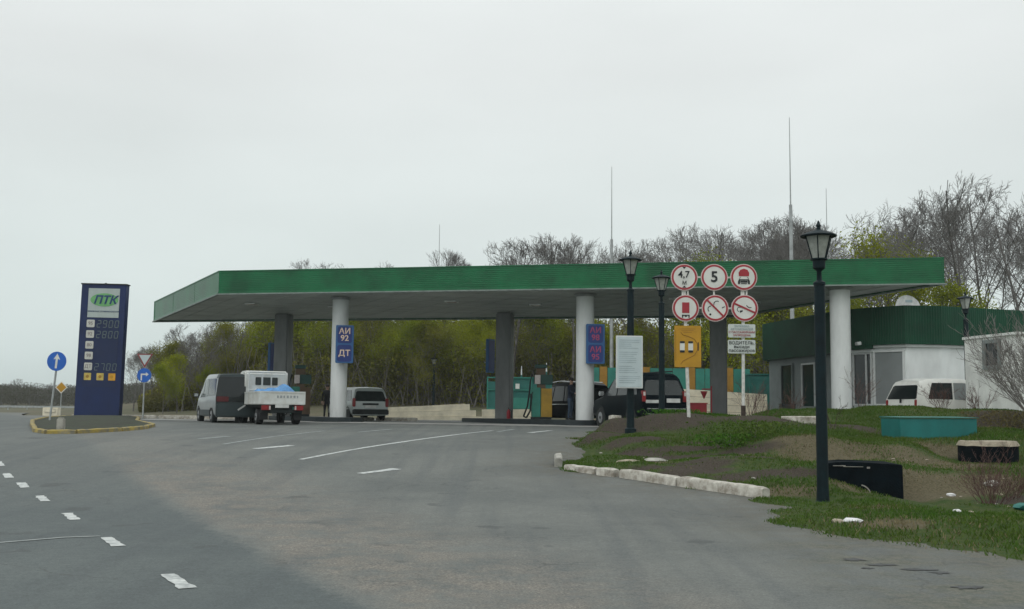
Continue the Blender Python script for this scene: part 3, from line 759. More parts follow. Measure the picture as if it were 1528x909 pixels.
# ------------------------------------------------------------------ price sign
t = thing('price_sign', 'tall blue fuel price pylon with green oval logo and price rows', 'sign', (-18.57, 50.0, 1.06)); t.rotation_euler = (0, R(.8), R(-1))
W, H = 2.03, 6.03
mb = MB(); mb.plate(rrect(W, H, .03, 0, H / 2), -.2, .2); mb.build('body', 'totem_blue', t, bevel=.01)
mb = MB(); mb.box((0, 0, H + .02), (W + .06, .46, .05)); mb.tube((.0, 0, H + .03), (0, 0, H + .09), .05); mb.build('cap', 'chassis', t)
mb = MB(); mb.box((0, 0, -.05), (W * .86, .5, .16)); mb.build('footing', 'rusty_dark', t)
mb = MB(); mb.box((.03, -.205, 5.19), (1.42, .02, 1.32)); lp = mb.build('logo_panel', 'logo_panel', t)
mb = MB(); mb.disc((.06, 5.33), .30, -.224, -.218, 40, sx=2.12); mb.build('logo_oval', 'logo_green', lp)
text('ПТК', .50, .09, 5.31, -.232, 'logo_navy', lp, name='logo_letters', shear=.28, bold=.014, sx=1.02)
text('ПРИМОРСКАЯ ТОПЛИВНАЯ КОМПАНИЯ', .082, .05, 4.80, -.222, 'logo_navy', lp, sx=.92)
mb = MB(); mb.box((.03, -.204, 2.9), (1.5, .012, 3.0)); mb.build('price_panel', 'totem_panel', t)
SEG = {'0': 'abcdef', '1': 'bc', '2': 'abged', '7': 'abc', '8': 'abcdefg', '9': 'abcdfg'}
def digit(mb, ch, x_, z, w, h):
    s_ = .035; L_ = {'a': ((0, h / 2), (w, s_)), 'g': ((0, 0), (w, s_)), 'd': ((0, -h / 2), (w, s_)), 'f': ((-w / 2, h / 4), (s_, h / 2)), 'b': ((w / 2, h / 4), (s_, h / 2)), 'e': ((-w / 2, -h / 4), (s_, h / 2)), 'c': ((w / 2, -h / 4), (s_, h / 2))}
    for q_ in SEG[ch]:
        (a, b), (ww, hh) = L_[q_]; mb.box((x_ + a + b * .12, -.216 - (.002 if q_ in 'agd' else 0), z + b), (ww * .9, .012, hh * .9))
rows = [(4.25, '2900', '95'), (3.77, '2800', '92'), (3.28, '', '80'), (2.80, '', '98'), (2.31, '2700', 'ДТ')]
for z, s_, tg in rows:
    mb = MB(); mb.plate(rrect(.36, .34, .05, -.50, z), -.225, -.2); gt = mb.build('grade_tile', 'tile_white', t)
    text(tg, .22, -.50, z, -.232, 'tile_ink', gt)
    if s_:
        mb = MB()
        for k, ch in enumerate(s_): digit(mb, ch, -.12 + .27 * k, z - .01, .15, .30)
        mb.build('price_digits', 'segment', t)
for x_, m in ((-.50, 'tile_yellow'), (.07, 'tile_yellow'), (.60, 'tile_orange')):
    mb = MB(); mb.plate(rrect(.32, .32, .03, x_, 1.86), -.222, -.2); gt = mb.build('service_tile', m, t)
    mb = MB(); mb.disc((x_, 1.86), .07, -.228, -.221, 16); mb.build('pictogram', 'fence_orange' if m == 'tile_yellow' else 'sign_yellow', gt)

# blue arrow signs and give-way sign on the left
def arrow_poly(kind):
    if kind == 'up': return [(-.03, -.22), (.03, -.22), (.03, .08), (.10, .05), (0, .24), (-.10, .05), (-.03, .08)]
    return [(-.15, -.2), (-.09, -.2), (-.09, .04), (.08, .04), (.08, -.02), (.2, .07), (.08, .16), (.08, .10), (-.15, .10)]
t = thing('traffic_sign', 'blue disc sign with white up arrow on a leaning pole left of the price sign', 'traffic sign', (-15.76, 38.0, 1.0)); t.rotation_euler = (0, R(4.5), 0)
mb = MB(); mb.tube((0, 0, -.1), (0, 0, 2.42), .035, .035, 12); mb.build('pole', 'galv', t, smooth=True)
mb = MB(); mb.disc((0, 2.10), .33, -.06, -.04); d = mb.build('sign_face', 'traffic_blue', t)
mb = MB(); mb.plate([(x_ * 1.15, z * 1.1 + 2.10) for x_, z in arrow_poly('up')], -.066, -.059); mb.build('arrow', 'sign_white', d)
t = thing('traffic_sign', 'red-edged give way triangle above a blue right-turn disc right of the price sign', 'traffic sign', (-16.22, 49.0, 1.05))
mb = MB(); mb.tube((0, 0, -.1), (0, 0, 2.9), .035, .035, 12); mb.build('pole', 'galv', t, smooth=True)
mb = MB(); mb.plate([(0, 2.26), (.36, 2.88), (-.36, 2.88)], -.06, -.04); d = mb.build('triangle', 'sign_red_faded', t)
mb = MB(); mb.plate([(0, 2.38), (.26, 2.825), (-.26, 2.825)], -.066, -.059); mb.build('triangle_centre', 'board_grey', d)
mb = MB(); mb.disc((0, 1.93), .31, -.06, -.04); d = mb.build('sign_face', 'traffic_blue', t)
mb = MB(); mb.plate([(x_, z + 1.9) for x_, z in arrow_poly('r')], -.066, -.059); mb.build('arrow', 'sign_white', d)
t = thing('traffic_sign', 'yellow diamond priority road sign far left of the price sign', 'traffic sign', (-30.4, 75.0, 1.05))
mb = MB(); mb.tube((0, 0, -.1), (0, 0, 2.2), .035); mb.build('pole', 'galv', t)
mb = MB(); mb.plate([(0, 1.42), (.42, 1.84), (0, 2.26), (-.42, 1.84)], -.06, -.04); d = mb.build('diamond', 'sign_white', t)
mb = MB(); mb.plate([(0, 1.50), (.34, 1.84), (0, 2.18), (-.34, 1.84)], -.066, -.059); mb.build('diamond_centre', 'sign_yellow', d)
t = thing('direction_sign', 'faded whitish direction board on two posts beside the yellow diamond sign', 'sign', (-29.6, 78.0, 1.05))
mb = MB(); mb.tube((-.6, 0, -.1), (-.6, 0, 1.75), .05); mb.build('post', 'galv', t)
mb = MB(); mb.tube((.7, 0, -.1), (.7, 0, 1.75), .05); mb.build('post', 'galv', t)
mb = MB(); mb.plate([(-1.0, 1.25), (1.0, 1.18), (1.0, 1.5), (-1.0, 1.62)], -.06, -.02); mb.build('board', 'sign_border', t)
mb = MB(); mb.box((0, 0, .22), (.8, .45, .5)); mb.box((0, -.24, .3), (.6, .03, .2))
tag(mb.build('concrete_block', 'beige_concrete', bevel=.03, loc=(-25.0, 60.5, 1.05)), 'cream concrete block on the road verge left of the price sign', 'block')
t = thing('guard_rail', 'low pale guard rail along the far road at the left edge', 'guard rail', (-72, 172, 1.0), R(8))
mb = MB(); mb.plate([(-9, .5), (9, .5), (9, .8), (-9, .8)], -.04, .04); mb.build('rail', 'galv', t)
for k in range(7):
    mb = MB(); mb.box((-8.4 + 2.8 * k, .1, .3), (.12, .12, .9)); mb.build('post', 'galv', t)

# ------------------------------------------------------------------ lamps
def lamp(loc, label, rz=0, grp=True):
    t = thing('street_lamp', label, 'street lamp', loc, rz, 'lantern-topped park lamps')
    mb = MB(); mb.lathe([(.15, -.3), (.15, .02), (.105, .05), (.094, .3), (.088, 3.4), (.086, 3.58)], n=20); mb.build('pole', 'lamp_metal', t, smooth=True)
    mb = MB(); mb.lathe([(.086, 3.575), (.10, 3.58), (.10, 3.62), (.045, 3.66), (.038, 3.80), (.05, 3.82), (.10, 3.86), (.105, 3.99), (.14, 4.0), (.14, 4.02)], n=20); mb.build('neck', 'lamp_metal', t, smooth=True)
    mb = MB(); mb.lathe([(.115, 4.02), (.225, 4.40)], n=6); hd = mb.build('lantern', 'lamp_pane', t)
    for k in range(6):
        a = 2 * PI * k / 6; mb = MB(); mb.tube((.12 * math.cos(a), .12 * math.sin(a), 4.015), (.232 * math.cos(a), .232 * math.sin(a), 4.405), .010, .010, 6); mb.build('glazing_bar', 'lamp_metal', hd)
    mb = MB(); mb.lathe([(.29, 4.385), (.30, 4.405), (.22, 4.45), (.06, 4.50), (.035, 4.51), (.03, 4.55), (.045, 4.575), (.03, 4.60), (.008, 4.66)], n=24); mb.build('cap', 'lamp_metal', t, smooth=True)
    return t
L1 = lamp((5.09, 18.2, .08), 'nearest dark lamp post with lantern, in front of the white building', R(10))
dup(L1, (3.08, 28.6, 1.10), R(25), 'dark lamp post that carries the pale notice board')
dup(L1, (4.62, 34.0, 1.30), R(0), 'dark lamp post just left of the round prohibition signs')
dup(L1, (16.65, 40.4, 1.45), R(5), 'lamp rising between the low white annex and the green parapet')
dup(L1, (-5.87, 84.0, 1.10), R(5), 'far lamp with pale lantern against the trees between the canopy columns')

# notice board on lamp post
t = thing('notice_board', 'upright pale grey notice board fixed to the lamp post', 'notice board', (3.03, 28.42, 2.83), R(3))
mb = MB(); mb.plate(rrect(.69, 1.35, .02), -.03, .02); mb.build('frame', 'frame_white', t, bevel=.006)
mb = MB(); mb.plate(rrect(.63, 1.29, .01), -.038, -.029); b = mb.build('panel', 'board_grey', t)
mb = MB(); rnd = random.Random(2)
for k in range(22):
    z = .56 - k * .052
    if k in (5, 12, 17): continue
    w = rnd.uniform(.30, .54); mb.box((-.27 + w / 2, -.040, z), (w, .004, .014))
mb.build('text_lines', 'board_line', b)
mb = MB(); mb.box((.05, .04, .3), (.24, .03, .05)); mb.box((.05, .04, -.3), (.24, .03, .05)); mb.build('clamp', 'galv', t)

# ------------------------------------------------------------------ prohibition sign cluster
t = thing('road_sign_cluster', 'two white poles with six round red-ringed prohibition signs, a yellow board and two white plates', 'road signs', (0, 29.0, 0))
mb = MB(); mb.tube((4.66, .05, 1.2), (4.54, .05, 5.1), .045, .045, 12); mb.build('pole', 'pole_white', t, smooth=True)
mb = MB(); mb.tube((6.08, .05, 1.62), (6.11, .05, 5.4), .042, .042, 12); mb.build('pole', 'pole_white', t, smooth=True)
mb = MB(); mb.tube((6.08, .05, 1.0), (6.08, .05, 1.75), .062, .062, 12); mb.build('pole_foot', 'rusty_dark', t, smooth=True)
mb = MB(); mb.box((5.32, 0.03, 5.12), (1.5, .025, .045)); mb.box((5.36, 0.03, 4.30), (1.5, .025, .045))
for x_ in (4.50, 4.64, 5.33, 6.06, 6.19): mb.box((x_, .025, 4.70), (.045, .02, .5))
mb.build('bracket', 'pole_white', t)
def rsign(x_, z, r=.355):
    mb = MB(); mb.disc((x_, z), r, -.02, .01); f = mb.build('round_sign', 'sign_border', t, )
    mb = MB(); mb.disc((x_, z), r * .935, -.027, -.018, r_in=r * .80); mb.build('red_ring', 'sign_red', f)
    mb = MB(); mb.disc((x_, z), r * .80, -.025, -.018); mb.build('white_field', 'sign_white', f)
    return f
s1 = rsign(4.542, 5.107); text('4,7', .25, 4.53, 5.175, -.034, 'sign_black', s1, bold=.003, sx=1.0); text('М', .14, 4.545, 4.955, -.034, 'sign_black', s1)
mb = MB(); mb.plate([(4.49, 5.385), (4.59, 5.385), (4.54, 5.33)], -.034, -.026); mb.plate([(4.49, 4.835), (4.59, 4.835), (4.54, 4.885)], -.034, -.026); mb.build('height_arrows', 'sign_black', s1)
s2 = rsign(5.335, 5.115); text('5', .40, 5.335, 5.115, -.034, 'sign_black', s2, bold=.008)
s3 = rsign(6.115, 5.123); mb = MB(); mb.plate([(5.985, 5.15), (6.245, 5.15), (6.255, 5.24), (6.21, 5.32), (6.115, 5.35), (6.02, 5.32), (5.975, 5.24)], -.034, -.026); mb.build('tank_load', 'sign_red', s3)
mb = MB(); mb.plate([(6.00, 5.08), (6.03, 5.13), (6.02, 5.13), (5.985, 5.08)], -.034, -.026); mb.plate([(6.23, 5.08), (6.20, 5.13), (6.21, 5.13), (6.245, 5.08)], -.034, -.026)
mb.box((6.115, -.031, 5.055), (.27, .008, .03)); mb.box((5.985, -.031, 4.99), (.05, .008, .10)); mb.box((6.245, -.031, 4.99), (.05, .008, .10)); mb.box((6.115, -.031, 4.955), (.16, .008, .02)); mb.box((6.115, -.0295, 5.005), (.19, .006, .05)); mb.build('vehicle_symbol', 'sign_black', s3)
s4 = rsign(4.575, 4.290); mb = MB(); mb.plate([(4.48, 4.16), (4.67, 4.16), (4.67, 4.44), (4.48, 4.44)], -.034, -.026); mb.build('truck_load', 'sign_red', s4)
mb = MB(); mb.box((4.575, -.031, 4.10), (.19, .008, .025)); mb.box((4.49, -.031, 4.075), (.03, .008, .08)); mb.box((4.66, -.031, 4.075), (.03, .008, .08)); mb.box((4.575, -.031, 4.075), (.05, .008, .03)); mb.build('vehicle_symbol', 'sign_black', s4)
def slash(x_, z, ang, par):
    mb = MB(); a = R(ang); c, s_ = math.cos(a), math.sin(a); L_, w = .30, .022
    mb.plate([(x_ - L_ * c - w * s_, z + L_ * s_ - w * c), (x_ + L_ * c - w * s_, z - L_ * s_ - w * c), (x_ + L_ * c + w * s_, z - L_ * s_ + w * c), (x_ - L_ * c + w * s_, z + L_ * s_ + w * c)], -.040, -.033); mb.build('red_slash', 'sign_red', par)
s5 = rsign(5.352, 4.297); slash(5.352, 4.297, 45, s5)
mb = MB()
def arc(mb, cx, cz, r, a0, a1, w=.010, n=10):
    for i in range(n):
        a, b = R(a0 + (a1 - a0) * i / n), R(a0 + (a1 - a0) * (i + 1) / n)
        mb.plate([(cx + (r - w) * math.cos(a), cz + (r - w) * math.sin(a)), (cx + (r + w) * math.cos(a), cz + (r + w) * math.sin(a)), (cx + (r + w) * math.cos(b), cz + (r + w) * math.sin(b)), (cx + (r - w) * math.cos(b), cz + (r - w) * math.sin(b))], -.031, -.026)
arc(mb, 5.40, 4.40, .085, 60, 190); arc(mb, 5.24, 4.27, .08, 90, 230); mb.plate([(5.53, 4.29), (5.60, 4.325), (5.61, 4.35), (5.53, 4.32)], -.031, -.026); mb.disc((5.22, 4.13), .028, -.031, -.026, 12); mb.build('symbol', 'sign_black', s5)
s6 = rsign(6.128, 4.305); slash(6.128, 4.305, 24, s6)
mb = MB(); arc(mb, 6.27, 4.42, .10, 200, 290); arc(mb, 5.99, 4.27, .06, 60, 260, .007); mb.plate([(6.00, 4.18), (6.08, 4.22), (6.07, 4.25), (6.00, 4.24)], -.031, -.026); mb.build('symbol', 'sign_black', s6)
mb = MB(); mb.plate(rrect(.70, 1.09, .02, 4.625, 3.28), -.02, .01); yb = mb.build('yellow_board', 'sign_yellow', t)
mb = MB(); arc_pts = [(4.44, 3.66), (4.50, 3.58), (4.66, 3.54), (4.80, 3.47), (4.87, 3.36), (4.885, 3.28), (4.87, 3.18), (4.80, 3.06), (4.66, 2.98), (4.50, 2.90), (4.44, 2.82)]
for a, b in zip(arc_pts[:-1], arc_pts[1:]): mb.tube((a[0], -.024, a[1]), (b[0], -.024, b[1]), .008, .008, 6)
mb.tube((4.31, -.024, 3.7), (4.31, -.024, 2.9), .006, .006, 6)
for k in range(3): mb.box((4.62, -.022, 3.74 - .045 * k), (.42 - .1 * k, .005, .012))
mb.build('route_diagram', 'sign_line', yb)
for x_ in (4.48, 4.70):
    mb = MB(); mb.plate(rrect(.125, .27, .045, x_, 3.27), -.027, -.018); c_ = mb.build('car_symbol', 'sign_white', yb)
    mb = MB(); mb.box((x_, -.030, 3.39), (.12, .008, .055)); mb.box((x_, -.030, 3.15), (.12, .008, .055)); mb.build('bumper_mark', 'sign_black', c_)
mb = MB(); mb.box((4.90, -.024, 3.28), (.022, .008, .22)); mb.build('arrow_bar', 'sign_black', yb)
mb = MB(); mb.plate(rrect(.715, .35, .03, 6.045, 3.705), -.02, .01); p1 = mb.build('white_plate', 'plate_white', t)
for k, (s_, c_) in enumerate((('ЗАПРАВКА', 'board_line'), ('АВТОМОБИЛЕЙ', 'board_line'), ('С ПАССАЖИРАМИ', 'sign_red'), ('ЗАПРЕЩЕНА', 'sign_red'))): text(s_, .075, 6.045, 3.825 - .08 * k, -.026, c_, p1)
mb = MB(); mb.plate(rrect(.72, .355, .03, 6.04, 3.288), -.02, .01); p2 = mb.build('white_plate', 'plate_white', t)
for k, s_ in enumerate(('ВОДИТЕЛЬ,', 'высади', 'пассажиров')): text(s_, .115, 6.04, 3.385 - .10 * k, -.026, 'sign_black', p2)

# ------------------------------------------------------------------ walls and fences behind the pumps
def block_wall(name, x0, x1, y, z0, tops, courses, label, th=.35, slope_right=0, slope_left=0):
    t = thing(name, label, 'wall', (0, 0, 0))
    mb = MB(); zt0, zt1 = tops
    for c_ in range(courses):
        a0, a1 = c_ / courses, (c_ + 1) / courses - .012
        def zz(x_, a): zt = zt0 + (zt1 - zt0) * (x_ - x0) / (x1 - x0); return z0 + (zt - z0) * a
        xl, xr = x0 + slope_left * a0, x1 - slope_right * (a0 + a1) / 2; set_ = .05 * c_
        mb.add([(xl, y + set_, zz(xl, a0)), (xr, y + set_, zz(xr, a0)), (xr, y + set_, zz(xr, a1)), (xl, y + set_, zz(xl, a1)), (xl, y + th, zz(xl, a0)), (xr, y + th, zz(xr, a0)), (xr, y + th, zz(xr, a1)), (xl, y + th, zz(xl, a1))],
               [(0, 1, 2, 3), (4, 7, 6, 5), (0, 4, 5, 1), (3, 2, 6, 7), (1, 5, 6, 2), (0, 3, 7, 4)])
    mb.build('courses', 'beige_concrete', t)
    mb = MB(); xr = x1 - slope_right; mb.add([(x0 + .1, y + .24, z0), (x1 - .15, y + .24, z0), (xr - .1, y + .24, zt1 - .03), (x0 + .1, y + .24, zt0 - .03), (x0 + .1, y + th - .02, z0), (x1 - .15, y + th - .02, z0), (xr - .1, y + th - .02, zt1 - .03), (x0 + .1, y + th - .02, zt0 - .03)],
               [(0, 1, 2, 3), (4, 7, 6, 5), (0, 4, 5, 1), (3, 2, 6, 7), (1, 5, 6, 2), (0, 3, 7, 4)]); mb.build('core', 'mortar', t)
    return t
block_wall('retaining_wall', -6.9, -1.35, 58.0, .95, (1.70, 1.98), 3, 'low beige stone retaining wall with sloping right end behind the silver estate', slope_right=1.0, th=.6)
block_wall('retaining_wall', -1.5, 2.0, 57.2, .95, (1.66, 1.72), 2, 'low beige retaining wall behind the middle grey column')
block_wall('retaining_wall', 8.6, 13.2, 57.0, .95, (2.85, 2.60), 5, 'beige block wall under the teal fence behind the round signs', th=.4)
# colour-panelled fence
t = thing('panel_fence', 'teal panel fence with narrow orange panels above the beige block wall', 'fence', (0, 0, 0))
xp = 3.9; k = 0
seq = [(.8, 'fence_teal'), (.42, 'fence_orange'), (.75, 'fence_teal'), (1.1, 'fence_teal'), (.42, 'fence_orange'), (1.2, 'fence_teal'), (.8, 'fence_teal'), (.42, 'fence_orange'), (.5, 'fence_teal'), (1.1, 'fence_teal'), (.42, 'fence_orange'), (.9, 'fence_teal')]
for w, m in seq:
    mb = MB(); mb.box((xp + w / 2, 59.0, 2.72), (w - .03, .06, 2.45 if m == 'fence_teal' else 2.55)); mb.build('panel', m, t); xp += w
mb = MB(); mb.box(((3.9 + xp) / 2, 59.09, 3.6), (xp - 3.9, .06, .08)); mb.box(((3.9 + xp) / 2, 59.09, 1.9), (xp - 3.9, .06, .08)); mb.build('rail', 'fence_dark_teal', t)
mb = MB(); mb.box((0, 0, 0), (1.35, 1.2, 2.6)); mb.box((0, 0, 1.33), (1.45, 1.3, .08)); mb.box((-.2, -.61, -.1), (.8, .03, 2.2))
tag(mb.build('metal_cabinet', 'fence_dark_teal', bevel=.02, loc=(13.15, 58.6, 2.3)), 'dark teal metal cabinet standing left of the kiosk', 'cabinet')
# teal fenced tank enclosure
t = thing('tank_enclosure', 'teal mesh enclosure with a small white notice behind the middle grey column', 'enclosure', (0, 0, 0))
for x0, x1, zt in ((-1.3, -.15, 3.2), (-.15, 2.2, 3.4)):
    mb = MB(); mb.box(((x0 + x1) / 2, 61.0, (1.7 + zt) / 2), (x1 - x0 - .08, .04, zt - 1.7)); mb.build('panel', 'fence_dark_teal', t)
mb = MB()
for x_ in (-1.3, -.15, 1.1, 2.2): mb.box((x_, 60.95, 2.3), (.07, .07, 2.35))
for z in (1.72, 2.75, 3.42): mb.box((.45, 60.93, z), (3.5, .05, .06))
mb.build('frame', 'fence_teal', t)
mb = MB(); mb.box((.35, 60.86, 2.95), (.22, .02, .28)); mb.build('notice', 'sign_white', t)
mb = MB(); mb.box((.75, 60.2, 2.0), (1.3, .7, .62)); mb.build('tank_box', 'fence_teal', t, bevel=.04)
for x_, y_, z, l_ in ((.58, 63, 4.15, 'thin white-tipped vent pipe over the teal enclosure'), (2.0, 63, 4.35, 'thin vent pipe directly right of the pump display')):
    t = thing('vent_pipe', l_, 'pipe', (x_, y_, 1.0)); mb = MB(); mb.tube((0, 0, 0), (0, 0, z - 1.5), .04); mb.build('pipe', 'fence_dark_teal', t)
    mb = MB(); mb.tube((0, 0, z - 1.5), (0, 0, z - 1.0), .045, .02); mb.build('tip', 'frame_white', t)
# fire point
t = thing('fire_point', 'red fire point with chest and hanging bucket beside the right grey column', 'fire point', (8.0, 46.2, 1.05))
mb = MB(); mb.box((-.25, 0, .45), (.72, .5, .88)); mb.build('sand_chest', 'fire_red', t, bevel=.02)
mb = MB(); mb.box((-.25, 0, .915), (.78, .54, .05), 0); mb.build('chest_lid', 'fire_red', t)
mb = MB(); mb.lathe([(.02, 0), (.15, .3), (.15, .31)], (.08, .25, 1.12), 16); mb.build('bucket', 'fire_red', t, smooth=True)
mb = MB(); mb.box((.40, .3, .9), (.05, .05, 1.5)); mb.box((.2, .3, 1.52), (.38, .04, .05)); mb.build('rack', 'fire_red', t)

# ------------------------------------------------------------------ kiosk building
t = thing('kiosk_building', 'white station kiosk with deep dark green ribbed parapet and rounded corner', 'building', (0, 0, 0))
PTS = [(14.0, 57.0), (11.6, 51.0), (12.87, 44.6), (13.33, 43.45), (13.85, 42.55), (14.85, 41.6), (16.3, 41.75), (17.4, 42.2), (20.3, 43.3), (25.5, 45.2), (26.5, 56)]
cxy = Vector((18.5, 50))
def off(p, d_): v_ = Vector(p); return v_ + (cxy - v_).normalized() * d_
WP = [off(p, .28) for p in PTS]
def seg_wall(mb, a, b, z0, z1, th=.15):
    d_ = (b - a); L_ = d_.length; n = Vector((-d_.y, d_.x)).normalized(); 
    if n.dot(cxy - a) < 0: n = -n
    q_ = [a, b, b + n * th, a + n * th]
    mb.add([(p.x, p.y, z0) for p in q_] + [(p.x, p.y, z1) for p in q_], [(0, 1, 5, 4), (1, 2, 6, 5), (2, 3, 7, 6), (3, 0, 4, 7), (0, 3, 2, 1), (4, 5, 6, 7)])
def opening(seg, t0, t1, z0, z1, name, gm, fm='frame_white', frame=.07, mull=None):
    a, b = WP[seg], WP[seg + 1]; d_ = b - a; n = Vector((-d_.y, d_.x)).normalized()
    if n.dot(cxy - a) > 0: n = -n          # outward
    p, q_ = a + d_ * t0, a + d_ * t1; ang = math.atan2(d_.y, d_.x); mid = (p + q_) / 2; L_ = (q_ - p).length
    fr = MB(); zc = (z0 + z1) / 2; c_ = mid + n * .02
    for s_ in (-1, 1):
        e_ = mid + n * .03 + d_.normalized() * s_ * (L_ / 2); fr.box((e_.x, e_.y, zc), (frame, .10, z1 - z0 + frame), ang)
    for z in (z0, z1): fr.box((mid.x + n.x * .03, mid.y + n.y * .03, z), (L_ - frame - .004, .098, frame), ang)
    for k_ in (mull or []):
        e_ = p.lerp(q_, k_) + n * .03; fr.box((e_.x, e_.y, zc), (frame * .8, .094, z1 - z0 - frame - .004), ang)
    o = fr.build(name, fm, t)
    g_ = MB(); g_.box((mid.x + n.x * .012, mid.y + n.y * .012, zc), (L_ - frame, .03, z1 - z0 - frame), ang); g_.build('pane', gm, o)
    return o
wm = MB()
for i in range(len(WP) - 1): 
    if i in (0, 1, 2): continue
    seg_wall(wm, WP[i], WP[i + 1], .95, 4.3)
wm.build('wall', 'wall_white', t)
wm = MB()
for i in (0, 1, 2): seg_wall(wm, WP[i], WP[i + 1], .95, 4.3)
wm.build('wall', 'wall_grey_shaded', t)  # left walls: canopy shade is put into this grey
# parapet with vertical ribs
mb = MB()
for i in range(len(PTS) - 1):
    a, b = Vector(PTS[i]), Vector(PTS[i + 1]); d_ = b - a; L_ = d_.length; n = Vector((-d_.y, d_.x)).normalized()
    if n.dot(cxy - a) > 0: n = -n
    zb = 4.02 if i < 2 else (4.10 if i < 4 else 4.24)
    k = max(2, int(L_ / .10)); v, f = [], []
    ks = []
    for j in range(k):
        ks += [(j / k, .0), ((j + .55) / k, .0), ((j + .65) / k, .012), ((j + .9) / k, .012)]
    ks.append((1, 0))
    for (s_, o_) in ks:
        p = a + d_ * s_ + n * o_; v += [(p.x, p.y, zb), (p.x, p.y, 5.70)]
    for j in range(len(ks) - 1): f.append((2 * j, 2 * j + 2, 2 * j + 3, 2 * j + 1))
    mb.add(v, f); seg_wall(mb, a - n * .02, b - n * .02, zb, 5.70, .1)
mb.build('parapet', 'parapet_green', t)
mb = MB(); mb.prism([(off(p, .12).x, off(p, .12).y) for p in PTS], 4.32, 4.42); mb.build('roof', 'roof_top', t)
# soffit trim line under the parapet
mb = MB()
for i in range(2, 9):
    a, b = off(PTS[i], .12), off(PTS[i + 1], .12); seg_wall(mb, a, b, 3.98 if i < 4 else 4.14, 4.09 if i < 4 else 4.23, .12)
mb.build('eaves_trim', 'frame_white', t)
opening(1, .22, .40, 1.9, 3.75, 'window', 'tint_glass', 'wall_grey_shaded')
opening(1, .55, .74, 1.1, 3.7, 'door', 'tint_glass')
opening(2, .15, .85, 1.9, 3.7, 'window', 'dark_glass')
opening(3, .05, .95, 1.95, 3.95, 'window', 'dark_glass', mull=[.72])
opening(4, .05, .93, 1.95, 4.0, 'window', 'grey_glass')
mb = MB()
for i in (3, 4):
    a, b = WP[i], WP[i + 1]; d_ = b - a; n = Vector((-d_.y, d_.x)).normalized()
    if n.dot(cxy - a) > 0: n = -n
    for j in range(int(d_.length / .12)):
        p = a + d_.normalized() * (.06 + j * .12) + n * .012; mb.box((p.x, p.y, 1.40), (.07, .03, .9), math.atan2(d_.y, d_.x))
mb.build('ribbed_apron', 'wall_white', t)
mb = MB(); p = WP[3].lerp(WP[4], .5); mb.box((p.x - .35, p.y - .55, 4.3), (.16, .3, .12)); mb.tube((p.x - .3, p.y - .45, 4.3), (p.x - .1, p.y - .1, 4.45), .02); mb.build('security_camera', 'frame_white', t, bevel=.01)
# satellite dish on the kiosk roof
t = thing('satellite_dish', 'white satellite dish with long feed arm on the kiosk roof', 'satellite dish', (15.6, 43.5, 5.64), R(8))
mb = MB(); pr = []
for k in range(9):
    r = .52 * k / 8; pr.append((max(r, .002), .12 * (r / .52) ** 2))
mb.lathe(pr + [(.535, .13), (.52, .11)] + [(max(.52 * k / 8, .002), .12 * (k / 8) ** 2 - .02) for k in range(7, -1, -1)], n=28)
o = mb.build('reflector', 'dish', t, smooth=True, sharp=60); o.rotation_euler = (R(80), 0, 0); o.location = (0, 0, .10)
mb = MB(); mb.box((0.02, -.16, .40), (.28, .01, .10)); mb.build('dish_badge', 'board_line', t)
mb = MB(); mb.tube((.3, -.1, .10), (1.35, -.3, .13), .03); mb.box((1.38, -.3, .14), (.16, .12, .14)); mb.build('feed_arm', 'dish', t)
mb = MB(); mb.tube((0, .1, -1.3), (0, .1, .1), .04); mb.build('mount', 'galv', t)
# litter bin at the kiosk door
mb = MB(); mb.box((0, 0, .45), (.55, .5, .9)); mb.box((0, 0, .93), (.6, .55, .05)); mb.box((0, -.26, .7), (.36, .02, .18))
tag(mb.build('litter_bin', 'silver_dark', bevel=.02, loc=(11.6, 46.6, 1.04)), 'grey box litter bin in front of the kiosk door', 'bin')
mb = MB(); mb.box((0, 0, .5), (.9, .06, .7)); mb.box((-.4, .1, .3), (.06, .3, .7)); mb.box((.4, .1, .3), (.06, .3, .7))
tag(mb.build('bench', 'wall_grey_shaded', loc=(12.2, 45.6, 1.04)), 'low grey bench back beside the litter bin at the kiosk', 'bench')

# annex
t = thing('annex_building', 'low whitewashed annex with one small square window behind the bare bush', 'building', (0, 0, 0))
A = [(15.55, 37.9), (16.12, 35.2), (24.0, 36.6), (23.5, 39.4)]
mb = MB(); mb.prism(A, .9, 4.15); mb.build('wall', 'annex_white', t)
mb = MB(); A2 = [(15.49, 37.95), (16.07, 35.12), (24.06, 36.53), (23.56, 39.46)]; mb.prism(A2, 4.153, 4.24); mb.build('roof', 'annex_white', t)
a, b = Vector(A[0]), Vector(A[1]); d_ = b - a; ang = math.atan2(d_.y, d_.x); n = Vector((d_.y, -d_.x)).normalized()
if n.x > 0: n = -n
p = a + d_ * .55; mb = MB()
for sx_, sz_, w_, h_ in ((-.40, 0, .16, .98), (.38, 0, .12, .98), (0, .43, .64, .12), (0, -.43, .64, .14)):
    c_ = p + d_.normalized() * sx_; mb.box((c_.x + n.x * .02, c_.y + n.y * .02, 3.58 + sz_), (w_, .09, h_), ang)
fr = mb.build('window', 'wall_grey_shaded', t)
mb = MB(); mb.box((p.x + n.x * .005, p.y + n.y * .005, 3.58), (.64, .03, .74), ang); mb.build('pane', 'dark_glass', fr)

